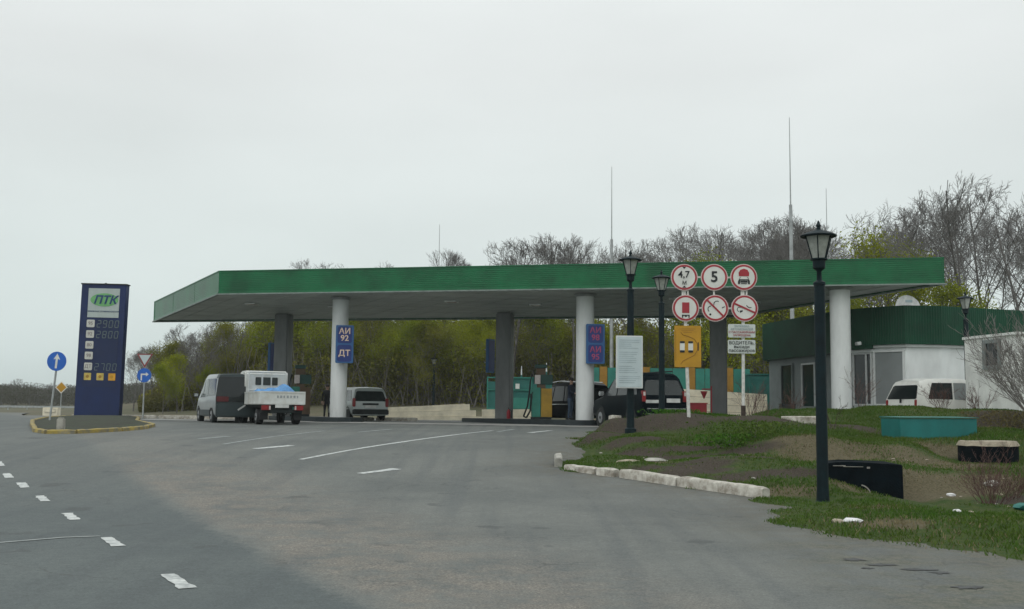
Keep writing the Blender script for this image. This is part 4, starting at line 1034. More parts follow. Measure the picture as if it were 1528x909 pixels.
# ------------------------------------------------------------------ things on the bank
t = thing('utility_box', 'long low turquoise metal box on the grass bank', 'box', (10.32, 27.45, .86), R(14))
mb = MB(); v = [(-1.05, -.4, -.2), (1.07, -.4, -.2), (1.07, .4, -.2), (-1.05, .4, -.2), (-1.08, -.4, .60), (1.08, -.4, .61), (1.08, .4, .61), (-1.08, .4, .60)]
mb.add(v, [(0, 1, 5, 4), (1, 2, 6, 5), (2, 3, 7, 6), (3, 0, 4, 7), (0, 3, 2, 1), (4, 5, 6, 7)]); mb.build('body', 'box_turquoise', t, bevel=.012)
mb = MB(); mb.add([(-1.10, -.43, .615), (1.10, -.43, .625), (1.10, .43, .625), (-1.10, .43, .615), (-1.10, -.43, .63), (1.10, -.43, .64), (1.10, .43, .66), (-1.10, .43, .65)], [(0, 1, 5, 4), (1, 2, 6, 5), (2, 3, 7, 6), (3, 0, 4, 7), (0, 3, 2, 1), (4, 5, 6, 7)]); mb.build('lid', 'fence_dark_teal', t)
t = thing('manhole_ring', 'dark concrete well ring with pale flat lid on the bank at right', 'manhole ring', (10.5, 24.5, .38))
mb = MB(); mb.lathe([(.62, -.2), (.62, .50), (.60, .52)], n=32); mb.build('ring', 'black_paint', t, smooth=True)
mb = MB(); rnd = random.Random(4); n_ = 40; v, f = [], []
for zz in (.51, .61):
    for i in range(n_): r_ = .64 + rnd.uniform(-.02, .02) - (.06 if zz > .55 else 0); v.append((r_ * math.cos(2 * PI * i / n_), r_ * math.sin(2 * PI * i / n_), zz + rnd.uniform(-.01, .01)))
mb.add(v, [(i, (i + 1) % n_, n_ + (i + 1) % n_, n_ + i) for i in range(n_)] + [tuple(range(n_, 2 * n_)), tuple(range(n_ - 1, -1, -1))]); mb.build('lid', 'lid_concrete', t)
t = thing('culvert_box', 'black-painted concrete culvert box dug into the bank right of the nearest lamp', 'culvert', (6.2, 19.7, 0), R(2))
mb = MB(); v = [(-.66, 0, -.3), (.75, 0, -.3), (.75, .95, -.3), (-.36, .95, -.3), (-.66, .02, .66), (-.45, 0, .69), (-.2, .0, .70), (.1, 0, .665), (.74, 0, .655), (.74, .9, .68), (-.1, .9, .72), (-.38, .9, .68)]
mb.add(v, [(0, 1, 8, 7, 6, 5, 4), (1, 2, 9, 8), (2, 3, 11, 10, 9), (3, 0, 4, 11), (0, 3, 2, 1), (4, 5, 6, 7, 8, 9, 10, 11)]); mb.build('body', 'black_paint', t, bevel=.015)
mb = MB(); arc(mb, -.05, .10, .20, -15, 80, .010); o = mb.build('pipe_rim', 'concrete', t)
mb = MB(); mb.box((-.40, -.012, .63), (.22, .02, .012)); mb.box((-.15, -.012, .615), (.35, .02, .008)); mb.box((.12, -.012, .60), (.05, .02, .03)); mb.build('worn_edge', 'concrete', t)

rnd = random.Random(21)
def pebble(x_, y_, r, m, label, cat='stone', name='stone', flat=.55, z=None, group='stones and litter on the bank'):
    bm = bmesh.new(); bmesh.ops.create_icosphere(bm, subdivisions=2, radius=r)
    for v_ in bm.verts: v_.co = Vector((v_.co.x * 1.35, v_.co.y, v_.co.z * flat)) * rnd.uniform(.82, 1.15)
    me = bpy.data.meshes.new(name); bm.to_mesh(me); bm.free(); me.materials.append(MATS[m])
    o = bpy.data.objects.new(name, me); C.objects.link(o); o.location = (x_, y_, (zl(x_, y_) if z is None else z) + r * flat * .4); o.rotation_euler = (0, 0, rnd.uniform(0, 3)); tag(o, label, cat, group)
    return o
o = pebble(4.55, 14.9, .10, 'rag', 'crumpled white plastic rag at the foot of the bank by the road', 'litter', 'plastic_rag', .35)
pebble(4.34, 14.85, .07, 'lid_concrete', 'small tan stone touching the white rag at the foot of the bank', flat=.5)
pebble(6.55, 16.4, .06, 'rag', 'round white stone low on the bank right of the culvert box')
pebble(7.85, 19.9, .07, 'rag', 'white stone higher up the bank below the well ring')
pebble(2.45, 23.2, .22, 'lid_concrete', 'flat tan rock half sunk in the bank near the left kerb corner', flat=.3)
pebble(3.05, 23.4, .20, 'concrete', 'flat grey rock half sunk in the bank, right of the tan rock', flat=.3)
pebble(8.7, 20.2, .10, 'concrete', 'grey rubble lump at the right end of the bank', flat=.7)
pebble(7.95, 17.2, .16, 'fence_dark_teal', 'dark teal rubbish lump under the reddish shrub', 'litter', 'rubbish_lump', .5)
for k in range(30):
    x_, y_ = rnd.choice([(rnd.uniform(6.5, 9.2), rnd.uniform(16.2, 24)), (rnd.uniform(2, 7), rnd.uniform(20, 27)), (rnd.uniform(7.6, 8.9), rnd.uniform(17, 20))])
    if 5.0 < x_ < 7.1 and 18.8 < y_ < 21: continue
    pebble(x_, y_, rnd.uniform(.018, .038), rnd.choice(['lid_concrete', 'lid_concrete', 'concrete']), 'small pale stone scattered in the grass of the bank')

# ------------------------------------------------------------------ vehicles
def wheel(t, x_, y_, r, w=.2, side=1, name='wheel'):
    mb = MB(); n = 24; vs_ = []
    pr = [(-w / 2, r * .55), (-w / 2, r * .93), (-w / 2 + .03, r), (w / 2 - .03, r), (w / 2, r * .93), (w / 2, r * .55)]
    v, f = [], []
    for (yy, rr) in pr:
        for i in range(n): a = 2 * PI * i / n; v.append((x_ + rr * math.cos(a), y_ + yy, r + rr * math.sin(a)))
    for k in range(5):
        for i in range(n): j = (i + 1) % n; f.append((k * n + i, k * n + j, (k + 1) * n + j, (k + 1) * n + i))
    f += [tuple(range(n)), tuple(range(5 * n, 6 * n))]
    mb.add(v, f); wh = mb.build(name, 'rubber', t, smooth=True, sharp=50)
    mb = MB(); yy = y_ + side * (w / 2 - .01); mb.tube((x_, yy - side * .02, r), (x_, yy + side * .015, r), r * .60, r * .52, 20)
    mb.cur = 1; mb.tube((x_, yy, r), (x_, yy + side * .03, r), r * .16, r * .14, 12)
    mb.build('rim', ['rim', 'chassis'], wh)
    return wh
def body(t, st, paint, name='body', rear=None):
    """st: stations rear to front: (x_low, x_belt, x_roof, z_bot, z_belt, z_roof, w_low, w_belt, w_roof)"""
    def ring(s_):
        xl, xb, xr, zb, zt, zr, wl_, wb, wr = s_
        h = [(xl, 0, zb), (xl, wl_ * .86, zb), (xl, wl_ * .97, zb + .10), (xl + (xb - xl) * .4, (wl_ + wb) / 2 + .015, zb + (zt - zb) * .5), (xb, wb, zt), (xb + (xr - xb) * .82, wr + (wb - wr) * .16, zt + (zr - zt) * .82), (xr, wr - .05, zr - .02), (xr, wr - .18, zr), (xr, 0, zr + .025)]
        return h + [(p[0], -p[1], p[2]) for p in h[-2:0:-1]]
    mb = MB(); v, f = [], []; n = 16
    for i, s_ in enumerate(st):
        v += ring(s_)
        if i:
            for q_ in range(n): f.append(((i - 1) * n + q_, (i - 1) * n + (q_ + 1) % n, i * n + (q_ + 1) % n, i * n + q_))
    # end caps as strips left-right
    for base in (0, (len(st) - 1) * n):
        for k in range(8):
            a, b = k, k + 1; c_, d_ = (n - b) % n, (n - a) % n
            if a == 0: f.append((base + a, base + b, base + n - b))
            elif b == 8: f.append((base + a, base + b, base + n - a))
            else: f.append((base + a, base + b, base + n - b, base + n - a))
    nf_ = len(f); mb.add(v, f)
    if rear:
        for i_ in range(16 * (len(st) - 1), 16 * (len(st) - 1) + 8): mb.m[i_] = 1
        for i_ in list(range(5, 11)): mb.m[i_] = 1
        return mb.build(name, [paint, rear], t, smooth=True, sharp=28)
    return mb.build(name, paint, t, smooth=True, sharp=28)
def sidept(st, u, vv, side, off_=.008):
    """u: x at belt level; vv 0 belt .. 1 roof edge"""
    xs = [s_[1] for s_ in st]
    def I(k): return float(np.interp(u, xs, [s_[k] for s_ in st]))
    xb, xr, zt, zr, wb, wr = u, I(2), I(4), I(5), I(7), I(8)
    w_ = vv * .82
    return (xb + (xr - xb) * w_, side * (wb + (wr - wb) * w_ + off_ - (.0)), zt + (zr - zt) * w_)
def side_glass(t, st, u0, u1, side, m, v0=.06, v1=.97, name='side_window', slant0=0, slant1=0):
    mb = MB(); v, f = [], []; k = 5
    for o_ in (.009, -.02):
        for i in range(k + 1):
            s_ = i / k
            for vv in (v0, v1):
                uu = u0 + (u1 - u0) * s_ + (slant0 * (1 - s_) + slant1 * s_) * vv
                v.append(sidept(st, uu, vv, side, o_))
    n = 2 * (k + 1)
    for i in range(k): f.append((2 * i, 2 * i + 1, 2 * i + 3, 2 * i + 2)); f.append((n + 2 * i, n + 2 * i + 2, n + 2 * i + 3, n + 2 * i + 1)); f.append((2 * i, 2 * i + 2, n + 2 * i + 2, n + 2 * i)); f.append((2 * i + 1, n + 2 * i + 1, n + 2 * i + 3, 2 * i + 3))
    f += [(0, n, n + 1, 1), (2 * k, 2 * k + 1, n + 2 * k + 1, n + 2 * k)]
    mb.add(v, f); return mb.build(name, m, t)
def end_glass(t, s_, m, wide=.86, v0=.08, v1=.92, end=-1, name='rear_window'):
    xl, xb, xr, zb, zt, zr, wl_, wb, wr = s_
    def pt_(vv, y_, o_):
        w_ = vv * .82; return (xb + (xr - xb) * w_ + o_ * end, y_, zt + (zr - zt) * w_)
    mb = MB(); v = []
    wa, wt = wb * wide, (wr + (wb - wr) * .18) * wide
    pol = [(v0 + .06, wa), (v0, wa - .06), (v0, -wa + .06), (v0 + .06, -wa), (v1 - .08, -wt), (v1, -wt + .08), (v1, wt - .08), (v1 - .08, wt)]
    for o_ in (.012, -.03):
        for vv, y_ in pol: v.append(pt_(vv, y_, o_))
    f = [tuple(range(8)), tuple(range(15, 7, -1))] + [(i, (i + 1) % 8, 8 + (i + 1) % 8, 8 + i) for i in range(8)]
    mb.add(v, f); return mb.build(name, m, t)
def mirror(t, x_, y_, z, m, side):
    mb = MB(); mb.box((x_, y_ + side * .12, z), (.10, .2, .17)); o = mb.build('wing_mirror', m, t, bevel=.02)
    mb = MB(); mb.box((x_ - .055, y_ + side * .12, z), (.012, .15, .12)); mb.build('mirror_glass', 'chrome', o)
def arches(t, xs, y_, r, side):
    for x_ in xs:
        mb = MB(); n = 18; v, f = [], []
        for rr in (r + .02, r + .07):
            for i in range(n + 1): a = PI * (-.08 + 1.16 * i / n); v += [(x_ + rr * math.cos(a), side * (y_ + .012), r + rr * math.sin(a)), (x_ + rr * math.cos(a), side * (y_ - .1), r + rr * math.sin(a))]
        N = 2 * (n + 1)
        for i in range(n):
            a, b = 2 * i, 2 * i + 2
            f += [(a, b, N + b, N + a), (a + 1, N + a + 1, N + b + 1, b + 1), (a, a + 1, b + 1, b), (N + a, N + b, N + b + 1, N + a + 1)]
        mb.add(v, f); mb.build('wheel_arch', 'chassis', t)
        mb = MB(); mb.tube((x_, side * (y_ - .06), r), (x_, side * (y_ + .004), r), r + .03, r + .03, 24); mb.build('wheel_well', 'chassis', t)
def place(label, name, cat, corner, phi, W_, side='left', z=None):
    ph = R(phi); rv = Vector((math.cos(ph), math.sin(ph)))
    c_ = Vector(corner) + rv * (W_ / 2) * (1 if side == 'left' else -1)
    return thing(name, label, cat, (c_.x, c_.y, pz(c_.y + 1) if z is None else z), R(90) + ph)

# silver minivan, far left
t = place('silver minivan with dark rear glass and bumper left of the white truck', 'parked_minivan', 'minivan', (-11.17, 42.0), 25, 1.7, z=.97)
st = [(.0, .03, .12, .30, 1.02, 1.86, .82, .85, .74), (.25, .25, .45, .26, 1.02, 1.90, .85, .85, .76), (2.2, 2.2, 2.2, .26, 1.00, 1.93, .85, .85, .77), (3.1, 3.2, 2.9, .26, .98, 1.88, .85, .85, .74), (3.9, 4.05, 3.35, .28, .96, 1.70, .85, .83, .68), (4.5, 4.45, 4.30, .30, .86, 1.02, .82, .78, .66), (4.62, 4.6, 4.55, .34, .72, .80, .74, .70, .6)]
bd = body(t, st, 'silver', rear='silver_dark')
g_ = end_glass(t, st[0], 'tint_glass', .995, .0, 1.12)
mb = MB(); mb.box((-.01, 0, .93), (.05, 1.6, .18)); mb.build('garnish', 'tint_glass', t, bevel=.02)
mb = MB(); mb.box((-.03, .60, .93), (.05, .46, .20)); mb.build('tail_light', 'lens_dark', t, bevel=.02)
mb = MB(); mb.box((-.03, -.60, .93), (.05, .46, .20)); mb.build('tail_light', 'lens_dark', t, bevel=.02)
mb = MB(); mb.box((-.03, 0, .50), (.24, 1.70, .50)); mb.build('rear_bumper', 'silver_dark', t, bevel=.04)
mb = MB(); mb.box((-.155, -.1, .62), (.01, .34, .06), M=Matrix.Rotation(R(-35), 3, 'X')); mb.build('bumper_sticker', 'plate', t)
for sd_ in (1, -1):
    side_glass(t, st, .18, 1.65, sd_, 'tint_glass', name='side_window'); side_glass(t, st, 1.75, 2.75, sd_, 'car_glass'); side_glass(t, st, 2.85, 3.7, sd_, 'car_glass', slant1=-.1)
    arches(t, (.85, 3.75), .85, .31, sd_)
    mb = MB(); mb.box((2.3, sd_ * .845, .42), (2.2, .05, .26)); mb.build('sill', 'silver_dark', t, bevel=.02)
    mirror(t, 3.75, sd_ * .86, 1.12, 'rubber', sd_)
    for x_ in (.85, 3.75): wheel(t, x_, sd_ * .76, .32, .2, sd_)
end_glass(t, st[4], 'car_glass', .9, .1, .95, 1, 'windscreen')

# white flatbed truck
t = place('small white flatbed truck loaded with a blue tarpaulin', 'flatbed_truck', 'truck', (-9.05, 40.0), 25, 1.65, z=.99)
mb = MB()
def hull(mb, pr, w): mb.v and None; mb.add([(x_, y_ * w, z) for y_ in (1, -1) for (x_, z) in pr], [tuple(range(len(pr))), tuple(range(2 * len(pr) - 1, len(pr) - 1, -1))] + [(i, (i + 1) % len(pr), len(pr) + (i + 1) % len(pr), len(pr) + i) for i in range(len(pr))])
hull(mb, [(2.72, .42), (2.72, 1.94), (2.80, 2.02), (3.55, 2.02), (3.68, 1.94), (4.12, 1.18), (4.22, .95), (4.24, .45), (4.0, .38)], .825)
cab = mb.build('cab', 'truck_white', t, bevel=.05)
mb = MB(); mb.box((2.705, 0, 1.62), (.03, .30, .30)); mb.build('rear_cab_window', 'car_glass', t, bevel=.01)
for s_ in (-1, 1):
    mb = MB(); mb.box((2.705, s_ * .32, 1.62), (.03, .22, .30)); mb.build('rear_cab_window', 'car_glass', t, bevel=.03)
    mb = MB(); mb.add([(2.95, s_ * .832, 1.22), (3.95, s_ * .832, 1.22), (3.60, s_ * .832, 1.84), (2.95, s_ * .832, 1.84), (2.95, s_ * .78, 1.22), (3.95, s_ * .78, 1.22), (3.60, s_ * .78, 1.80), (2.95, s_ * .78, 1.80)], [(0, 1, 2, 3), (4, 7, 6, 5), (0, 4, 5, 1), (1, 5, 6, 2), (2, 6, 7, 3), (3, 7, 4, 0)]); mb.build('side_window', 'car_glass', t)
    mirror(t, 3.95, s_ * .82, 1.35, 'rubber', s_)
mb = MB(); mb.add([(3.72, -.7, 1.86), (3.72, .7, 1.86), (4.13, .72, 1.22), (4.13, -.72, 1.22), (3.69, -.7, 1.84), (3.69, .7, 1.84), (4.10, .72, 1.20), (4.10, -.72, 1.20)], [(0, 1, 2, 3), (4, 7, 6, 5), (0, 4, 5, 1), (1, 5, 6, 2), (2, 6, 7, 3), (3, 7, 4, 0)]); mb.build('windscreen', 'car_glass', t)
# bed
mb = MB(); mb.box((1.32, 0, .74), (2.62, 1.62, .06)); mb.build('bed_floor', 'truck_white', t)
for s_ in (-1, 1):
    mb = MB(); mb.box((1.32, s_ * .815, .96), (2.60, .035, .46)); mb.box((1.32, s_ * .838, 1.17), (2.60, .02, .05)); mb.box((1.32, s_ * .838, .76), (2.60, .02, .05))
    for x_ in (.06, .9, 1.75, 2.55): mb.box((x_, s_ * .842, .96), (.05, .02, .46))
    mb.build('side_board', 'truck_white', t)
mb = MB(); mb.box((0, 0, .96), (.04, 1.66, .46)); mb.box((-.025, 0, 1.17), (.02, 1.66, .05)); mb.box((-.025, 0, .755), (.02, 1.66, .06))
for y_ in (-.80, .80): mb.box((-.028, y_, .96), (.02, .05, .46))
tg = mb.build('tailgate', 'truck_white', t)
mb = MB()
for k, y_ in enumerate((.30, .18, .07, -.06, -.18, -.31, -.42)): mb.box((-.022, y_ - .12, 1.0), (.008, .075 if k % 2 else .05, .09))
mb.build('faded_number', 'number_faded', tg)
mb = MB(); mb.path([(2.62, -.70, .95), (2.62, -.70, 1.97), (2.62, .70, 1.97), (2.62, .70, .95)], .025, 8); mb.tube((2.62, -.70, 1.28), (2.62, .70, 1.28), .02)
for y_ in (-.17, .17): mb.tube((2.62, y_, 1.28), (2.62, y_, 1.97), .014)
mb.build('headboard_frame', 'truck_white', t, smooth=True)
mb = MB(); mb.box((1.6, 0, .52), (3.0, .8, .22)); mb.box((1.3, 0, .67), (2.5, 1.4, .08)); mb.box((.12, 0, .48), (.12, 1.5, .12)); mb.build('chassis_frame', 'chassis', t)
for s_ in (-1, 1):
    mb = MB(); mb.box((.0, s_ * .60, .60), (.10, .32, .17)); mb.cur = 1; mb.box((-.055, s_ * .47, .60), (.012, .07, .15)); mb.build('tail_light', ['lens_red', 'lens_white'], t, bevel=.015)
    mb = MB(); mb.box((.22, s_ * .62, .34), (.02, .30, .34)); mb.build('mudflap', 'rubber', t)
    wheel(t, .72, s_ * .68, .27, .24, s_); wheel(t, 3.25, s_ * .70, .28, .18, s_)
    mb = MB(); mb.tube((3.25, s_ * .74, .30), (3.25, s_ * .802, .30), .34, .34, 24); mb.build('wheel_well', 'chassis', t)
mb = MB(); mb.box((-.03, .02, .66), (.015, .50, .12)); mb.build('number_plate', 'plate', t)
tarp_x = np.linspace(.1, 2.5, 26); tarp_y = np.linspace(-.77, .77, 18); v, f = [], []
for i, x_ in enumerate(tarp_x):
    for j, y_ in enumerate(tarp_y):
        ex = min(1, (x_ - .1) / .3, (2.5 - x_) / .2); ey = min(1, (.77 - abs(y_)) / .14)
        h = max(0, min(ex, ey)) ** .5 * (.30 + .16 * math.exp(-((y_ + .25) / .28) ** 2) + .06 * math.sin(x_ * 3 + y_ * 5) + .04 * math.sin(x_ * 9 - y_ * 11))
        v.append((float(x_), float(y_), .86 + h * 1.15))
for i in range(25):
    for j in range(17): f.append((i * 18 + j, (i + 1) * 18 + j, (i + 1) * 18 + j + 1, i * 18 + j + 1))
TR = t
mb = MB(); mb.add(v, f); o = mb.build('tarpaulin', 'tarp_blue', smooth=True, sharp=60); o.matrix_world = Matrix.LocRotScale(TR.location, TR.rotation_euler, None); tag(o, 'crumpled blue tarpaulin covering the load on the white truck', 'tarpaulin')

# silver estate behind the left column
t = place('silver compact estate car behind the left white column', 'parked_estate_car', 'car', (-7.12, 49.9), 25, 1.69, z=1.06)
st = [(.0, .03, .22, .28, .88, 1.48, .80, .83, .68), (.3, .3, .5, .24, .88, 1.52, .83, .84, .70), (2.0, 2.0, 2.0, .22, .90, 1.54, .84, .84, .71), (2.6, 2.7, 2.45, .22, .90, 1.50, .84, .84, .70), (3.1, 3.3, 2.7, .22, .90, 1.42, .84, .83, .68), (3.5, 3.45, 3.4, .24, .86, .95, .83, .80, .66), (4.1, 4.1, 4.1, .26, .78, .84, .80, .74, .6), (4.2, 4.2, 4.18, .32, .66, .72, .72, .66, .55)]
body(t, st, 'wagon_silver'); end_glass(t, st[0], 'car_glass', .90, .02, .95)
end_glass(t, st[4], 'car_glass', .88, .1, .95, 1, 'windscreen')
for sd_ in (1, -1):
    side_glass(t, st, .25, 1.0, sd_, 'car_glass', slant0=.15); side_glass(t, st, 1.08, 1.9, sd_, 'car_glass'); side_glass(t, st, 1.98, 3.0, sd_, 'car_glass', slant1=-.1)
    arches(t, (.75, 3.35), .84, .29, sd_)
    for x_ in (.75, 3.35): wheel(t, x_, sd_ * .74, .29, .18, sd_)
    mb = MB(); mb.box((.03, sd_ * .775, .83), (.14, .13, .38)); mb.build('tail_light', 'lens_red', t, bevel=.02); mirror(t, 2.95, sd_ * .84, .98, 'wagon_silver', sd_)
mb = MB(); mb.box((-.03, 0, .40), (.2, 1.68, .26)); mb.build('rear_bumper', 'chassis', t, bevel=.04)
mb = MB(); mb.box((-.02, 0, .76), (.03, .75, .09)); mb.build('tailgate_handle', 'chassis', t, bevel=.01)
mb = MB(); mb.box((-.018, 0, .65), (.02, .52, .12)); mb.build('number_plate', 'plate', t)
mb = MB(); mb.box((-.03, 0, .275), (.21, 1.66, .03)); mb.build('bumper_strip', 'wagon_silver', t)

# black minivan behind the middle column
t = place('black people carrier with rounded roof behind the middle white column', 'parked_minivan', 'minivan', (3.0, 48.0), 27, 1.75, z=1.04)
st = [(.0, .04, .25, .30, .98, 1.70, .84, .86, .66), (.25, .28, .55, .26, .98, 1.80, .86, .87, .72), (2.0, 2.0, 2.0, .24, .96, 1.86, .87, .87, .74), (2.9, 3.0, 2.7, .24, .96, 1.80, .87, .87, .72), (3.5, 3.8, 3.1, .24, .94, 1.62, .87, .85, .66), (4.2, 4.15, 4.05, .26, .86, 1.0, .85, .80, .66), (4.65, 4.62, 4.58, .32, .72, .80, .76, .70, .58)]
body(t, st, 'car_black'); end_glass(t, st[0], 'tint_glass', .92, .02, .95); end_glass(t, st[4], 'car_glass', .9, .1, .95, 1, 'windscreen')
for sd_ in (1, -1):
    side_glass(t, st, .3, 1.4, sd_, 'tint_glass'); side_glass(t, st, 1.5, 2.5, sd_, 'tint_glass'); side_glass(t, st, 2.6, 3.5, sd_, 'tint_glass', slant1=-.1)
    arches(t, (.9, 3.7), .87, .32, sd_)
    for x_ in (.9, 3.7): wheel(t, x_, sd_ * .77, .32, .2, sd_)
    mb = MB(); mb.box((.05, sd_ * .78, 1.0), (.14, .14, .4)); mb.build('tail_light', 'lens_red', t, bevel=.02); mirror(t, 3.4, sd_ * .88, 1.08, 'car_black', sd_)
    mb = MB(); mb.path([(.7, sd_ * .70, 1.835), (2.0, sd_ * .71, 1.895), (2.9, sd_ * .70, 1.84)], .022, 8); mb.build('roof_rail', 'chrome', t)
    mb = MB(); mb.box((1.9, sd_ * .885, .86), (1.9, .012, .03)); mb.build('chrome_strip', 'chrome', t)
mb = MB(); mb.box((-.03, 0, .45), (.2, 1.74, .34)); mb.build('rear_bumper', 'car_black', t, bevel=.04)
mb = MB(); mb.box((-.005, 0, .84), (.03, .6, .10)); mb.build('number_plate', 'plate', t)

# dark SUV right of it
t = place('dark off-road car with chrome tailgate trim behind the notice board', 'parked_off_road_car', 'car', (4.60, 39.2), 18, 1.80, z=.96)
st = [(.0, .02, .28, .42, 1.14, 1.84, .86, .88, .68), (.3, .3, .6, .38, 1.14, 1.92, .88, .89, .72), (2.1, 2.1, 2.1, .36, 1.12, 1.97, .89, .89, .74), (2.8, 2.9, 2.6, .36, 1.12, 1.92, .89, .89, .72), (3.3, 3.5, 2.9, .36, 1.12, 1.78, .89, .88, .68), (3.8, 3.75, 3.65, .38, 1.08, 1.20, .88, .85, .7), (4.6, 4.6, 4.55, .42, .98, 1.08, .86, .80, .66), (4.75, 4.73, 4.7, .46, .80, .88, .78, .70, .6)]
t.scale = (1, 1, 1.05); body(t, st, 'car_dark'); end_glass(t, st[0], 'car_glass', .90, .04, .93); end_glass(t, st[4], 'car_glass', .9, .1, .95, 1, 'windscreen')
for sd_ in (1, -1):
    side_glass(t, st, .35, 1.2, sd_, 'tint_glass', slant0=.15); side_glass(t, st, 1.28, 2.15, sd_, 'tint_glass'); side_glass(t, st, 2.25, 3.2, sd_, 'car_glass', slant1=-.1)
    arches(t, (.95, 3.75), .89, .37, sd_)
    for x_ in (.95, 3.75): wheel(t, x_, sd_ * .79, .38, .22, sd_)
    mb = MB(); mb.box((.03, sd_ * .80, 1.12), (.14, .13, .36)); mb.cur = 1; mb.box((-.045, sd_ * .80, 1.20), (.012, .09, .14)); mb.build('tail_light', ['lens_red', 'lens_white'], t, bevel=.02); mirror(t, 3.35, sd_ * .9, 1.24, 'chrome', sd_)
    mb = MB(); mb.path([(.7, sd_ * .66, 2.0), (2.8, sd_ * .66, 2.01)], .025, 8); mb.build('roof_rail', 'chassis', t)
    mb = MB(); mb.box((-.035, sd_ * .5, .66), (.05, .30, .10)); mb.build('fog_light', 'lens_red', t, bevel=.01)
mb = MB(); mb.box((-.05, 0, .58), (.24, 1.80, .32)); rb = mb.build('rear_bumper', 'car_dark', t, bevel=.05)
mb = MB(); mb.box((-.172, 0, .70), (.012, 1.5, .03)); mb.box((-.172, 0, .52), (.012, 1.6, .03)); mb.build('bumper_trim', 'chrome', rb)
mb = MB(); mb.box((-.015, .42, .94), (.03, .62, .11)); mb.build('chrome_garnish', 'plate', t, bevel=.01)
mb = MB(); mb.box((-.012, -.35, .98), (.03, .52, .14)); mb.build('number_plate', 'plate', t)

# white SUV by the annex
t = place('white estate car parked between the kiosk and the annex', 'parked_estate_car', 'car', (14.05, 38.4), -72, 1.78, side='right', z=1.0)
st = [(.0, .04, .30, .36, 1.10, 1.76, .84, .86, .68), (.3, .34, .6, .30, 1.10, 1.84, .86, .87, .71), (2.0, 2.0, 2.0, .28, 1.08, 1.87, .87, .87, .73), (2.7, 2.8, 2.45, .28, 1.08, 1.83, .87, .87, .71), (3.2, 3.4, 2.8, .28, 1.06, 1.70, .87, .86, .67), (3.7, 3.65, 3.55, .30, 1.0, 1.12, .86, .83, .68), (4.4, 4.4, 4.35, .34, .90, 1.0, .84, .78, .62), (4.5, 4.48, 4.45, .40, .74, .82, .76, .70, .56)]
body(t, st, 'car_white'); end_glass(t, st[0], 'tint_glass', .93, .04, .95); end_glass(t, st[4], 'car_glass', .9, .1, .95, 1, 'windscreen')
for sd_ in (1, -1):
    side_glass(t, st, .48, 1.52, sd_, 'tint_glass', slant0=.1); side_glass(t, st, 1.60, 2.25, sd_, 'grey_glass'); side_glass(t, st, 2.33, 3.1, sd_, 'car_glass', slant1=-.1)
    arches(t, (.9, 3.55), .87, .34, sd_)
    for x_ in (.9, 3.55): wheel(t, x_, sd_ * .77, .35, .2, sd_)
    mb = MB(); mb.box((.07, sd_ * .785, .93), (.13, .12, .34)); mb.build('tail_light', 'lens_red', t, bevel=.02); mirror(t, 3.2, sd_ * .87, 1.18, 'car_white', sd_)
mb = MB(); mb.box((-.03, 0, .50), (.24, 1.76, .34)); mb.build('rear_bumper', 'car_white', t, bevel=.04)
mb = MB(); mb.box((-.008, .1, .86), (.02, .52, .12)); mb.build('number_plate', 'plate', t)
mb = MB(); mb.box((.0, 0, 1.06), (.05, .05, .14)); mb.tube((-.03, 0, 1.12), (.06, -.35, 1.18), .01); mb.build('rear_wiper', 'rubber', t)

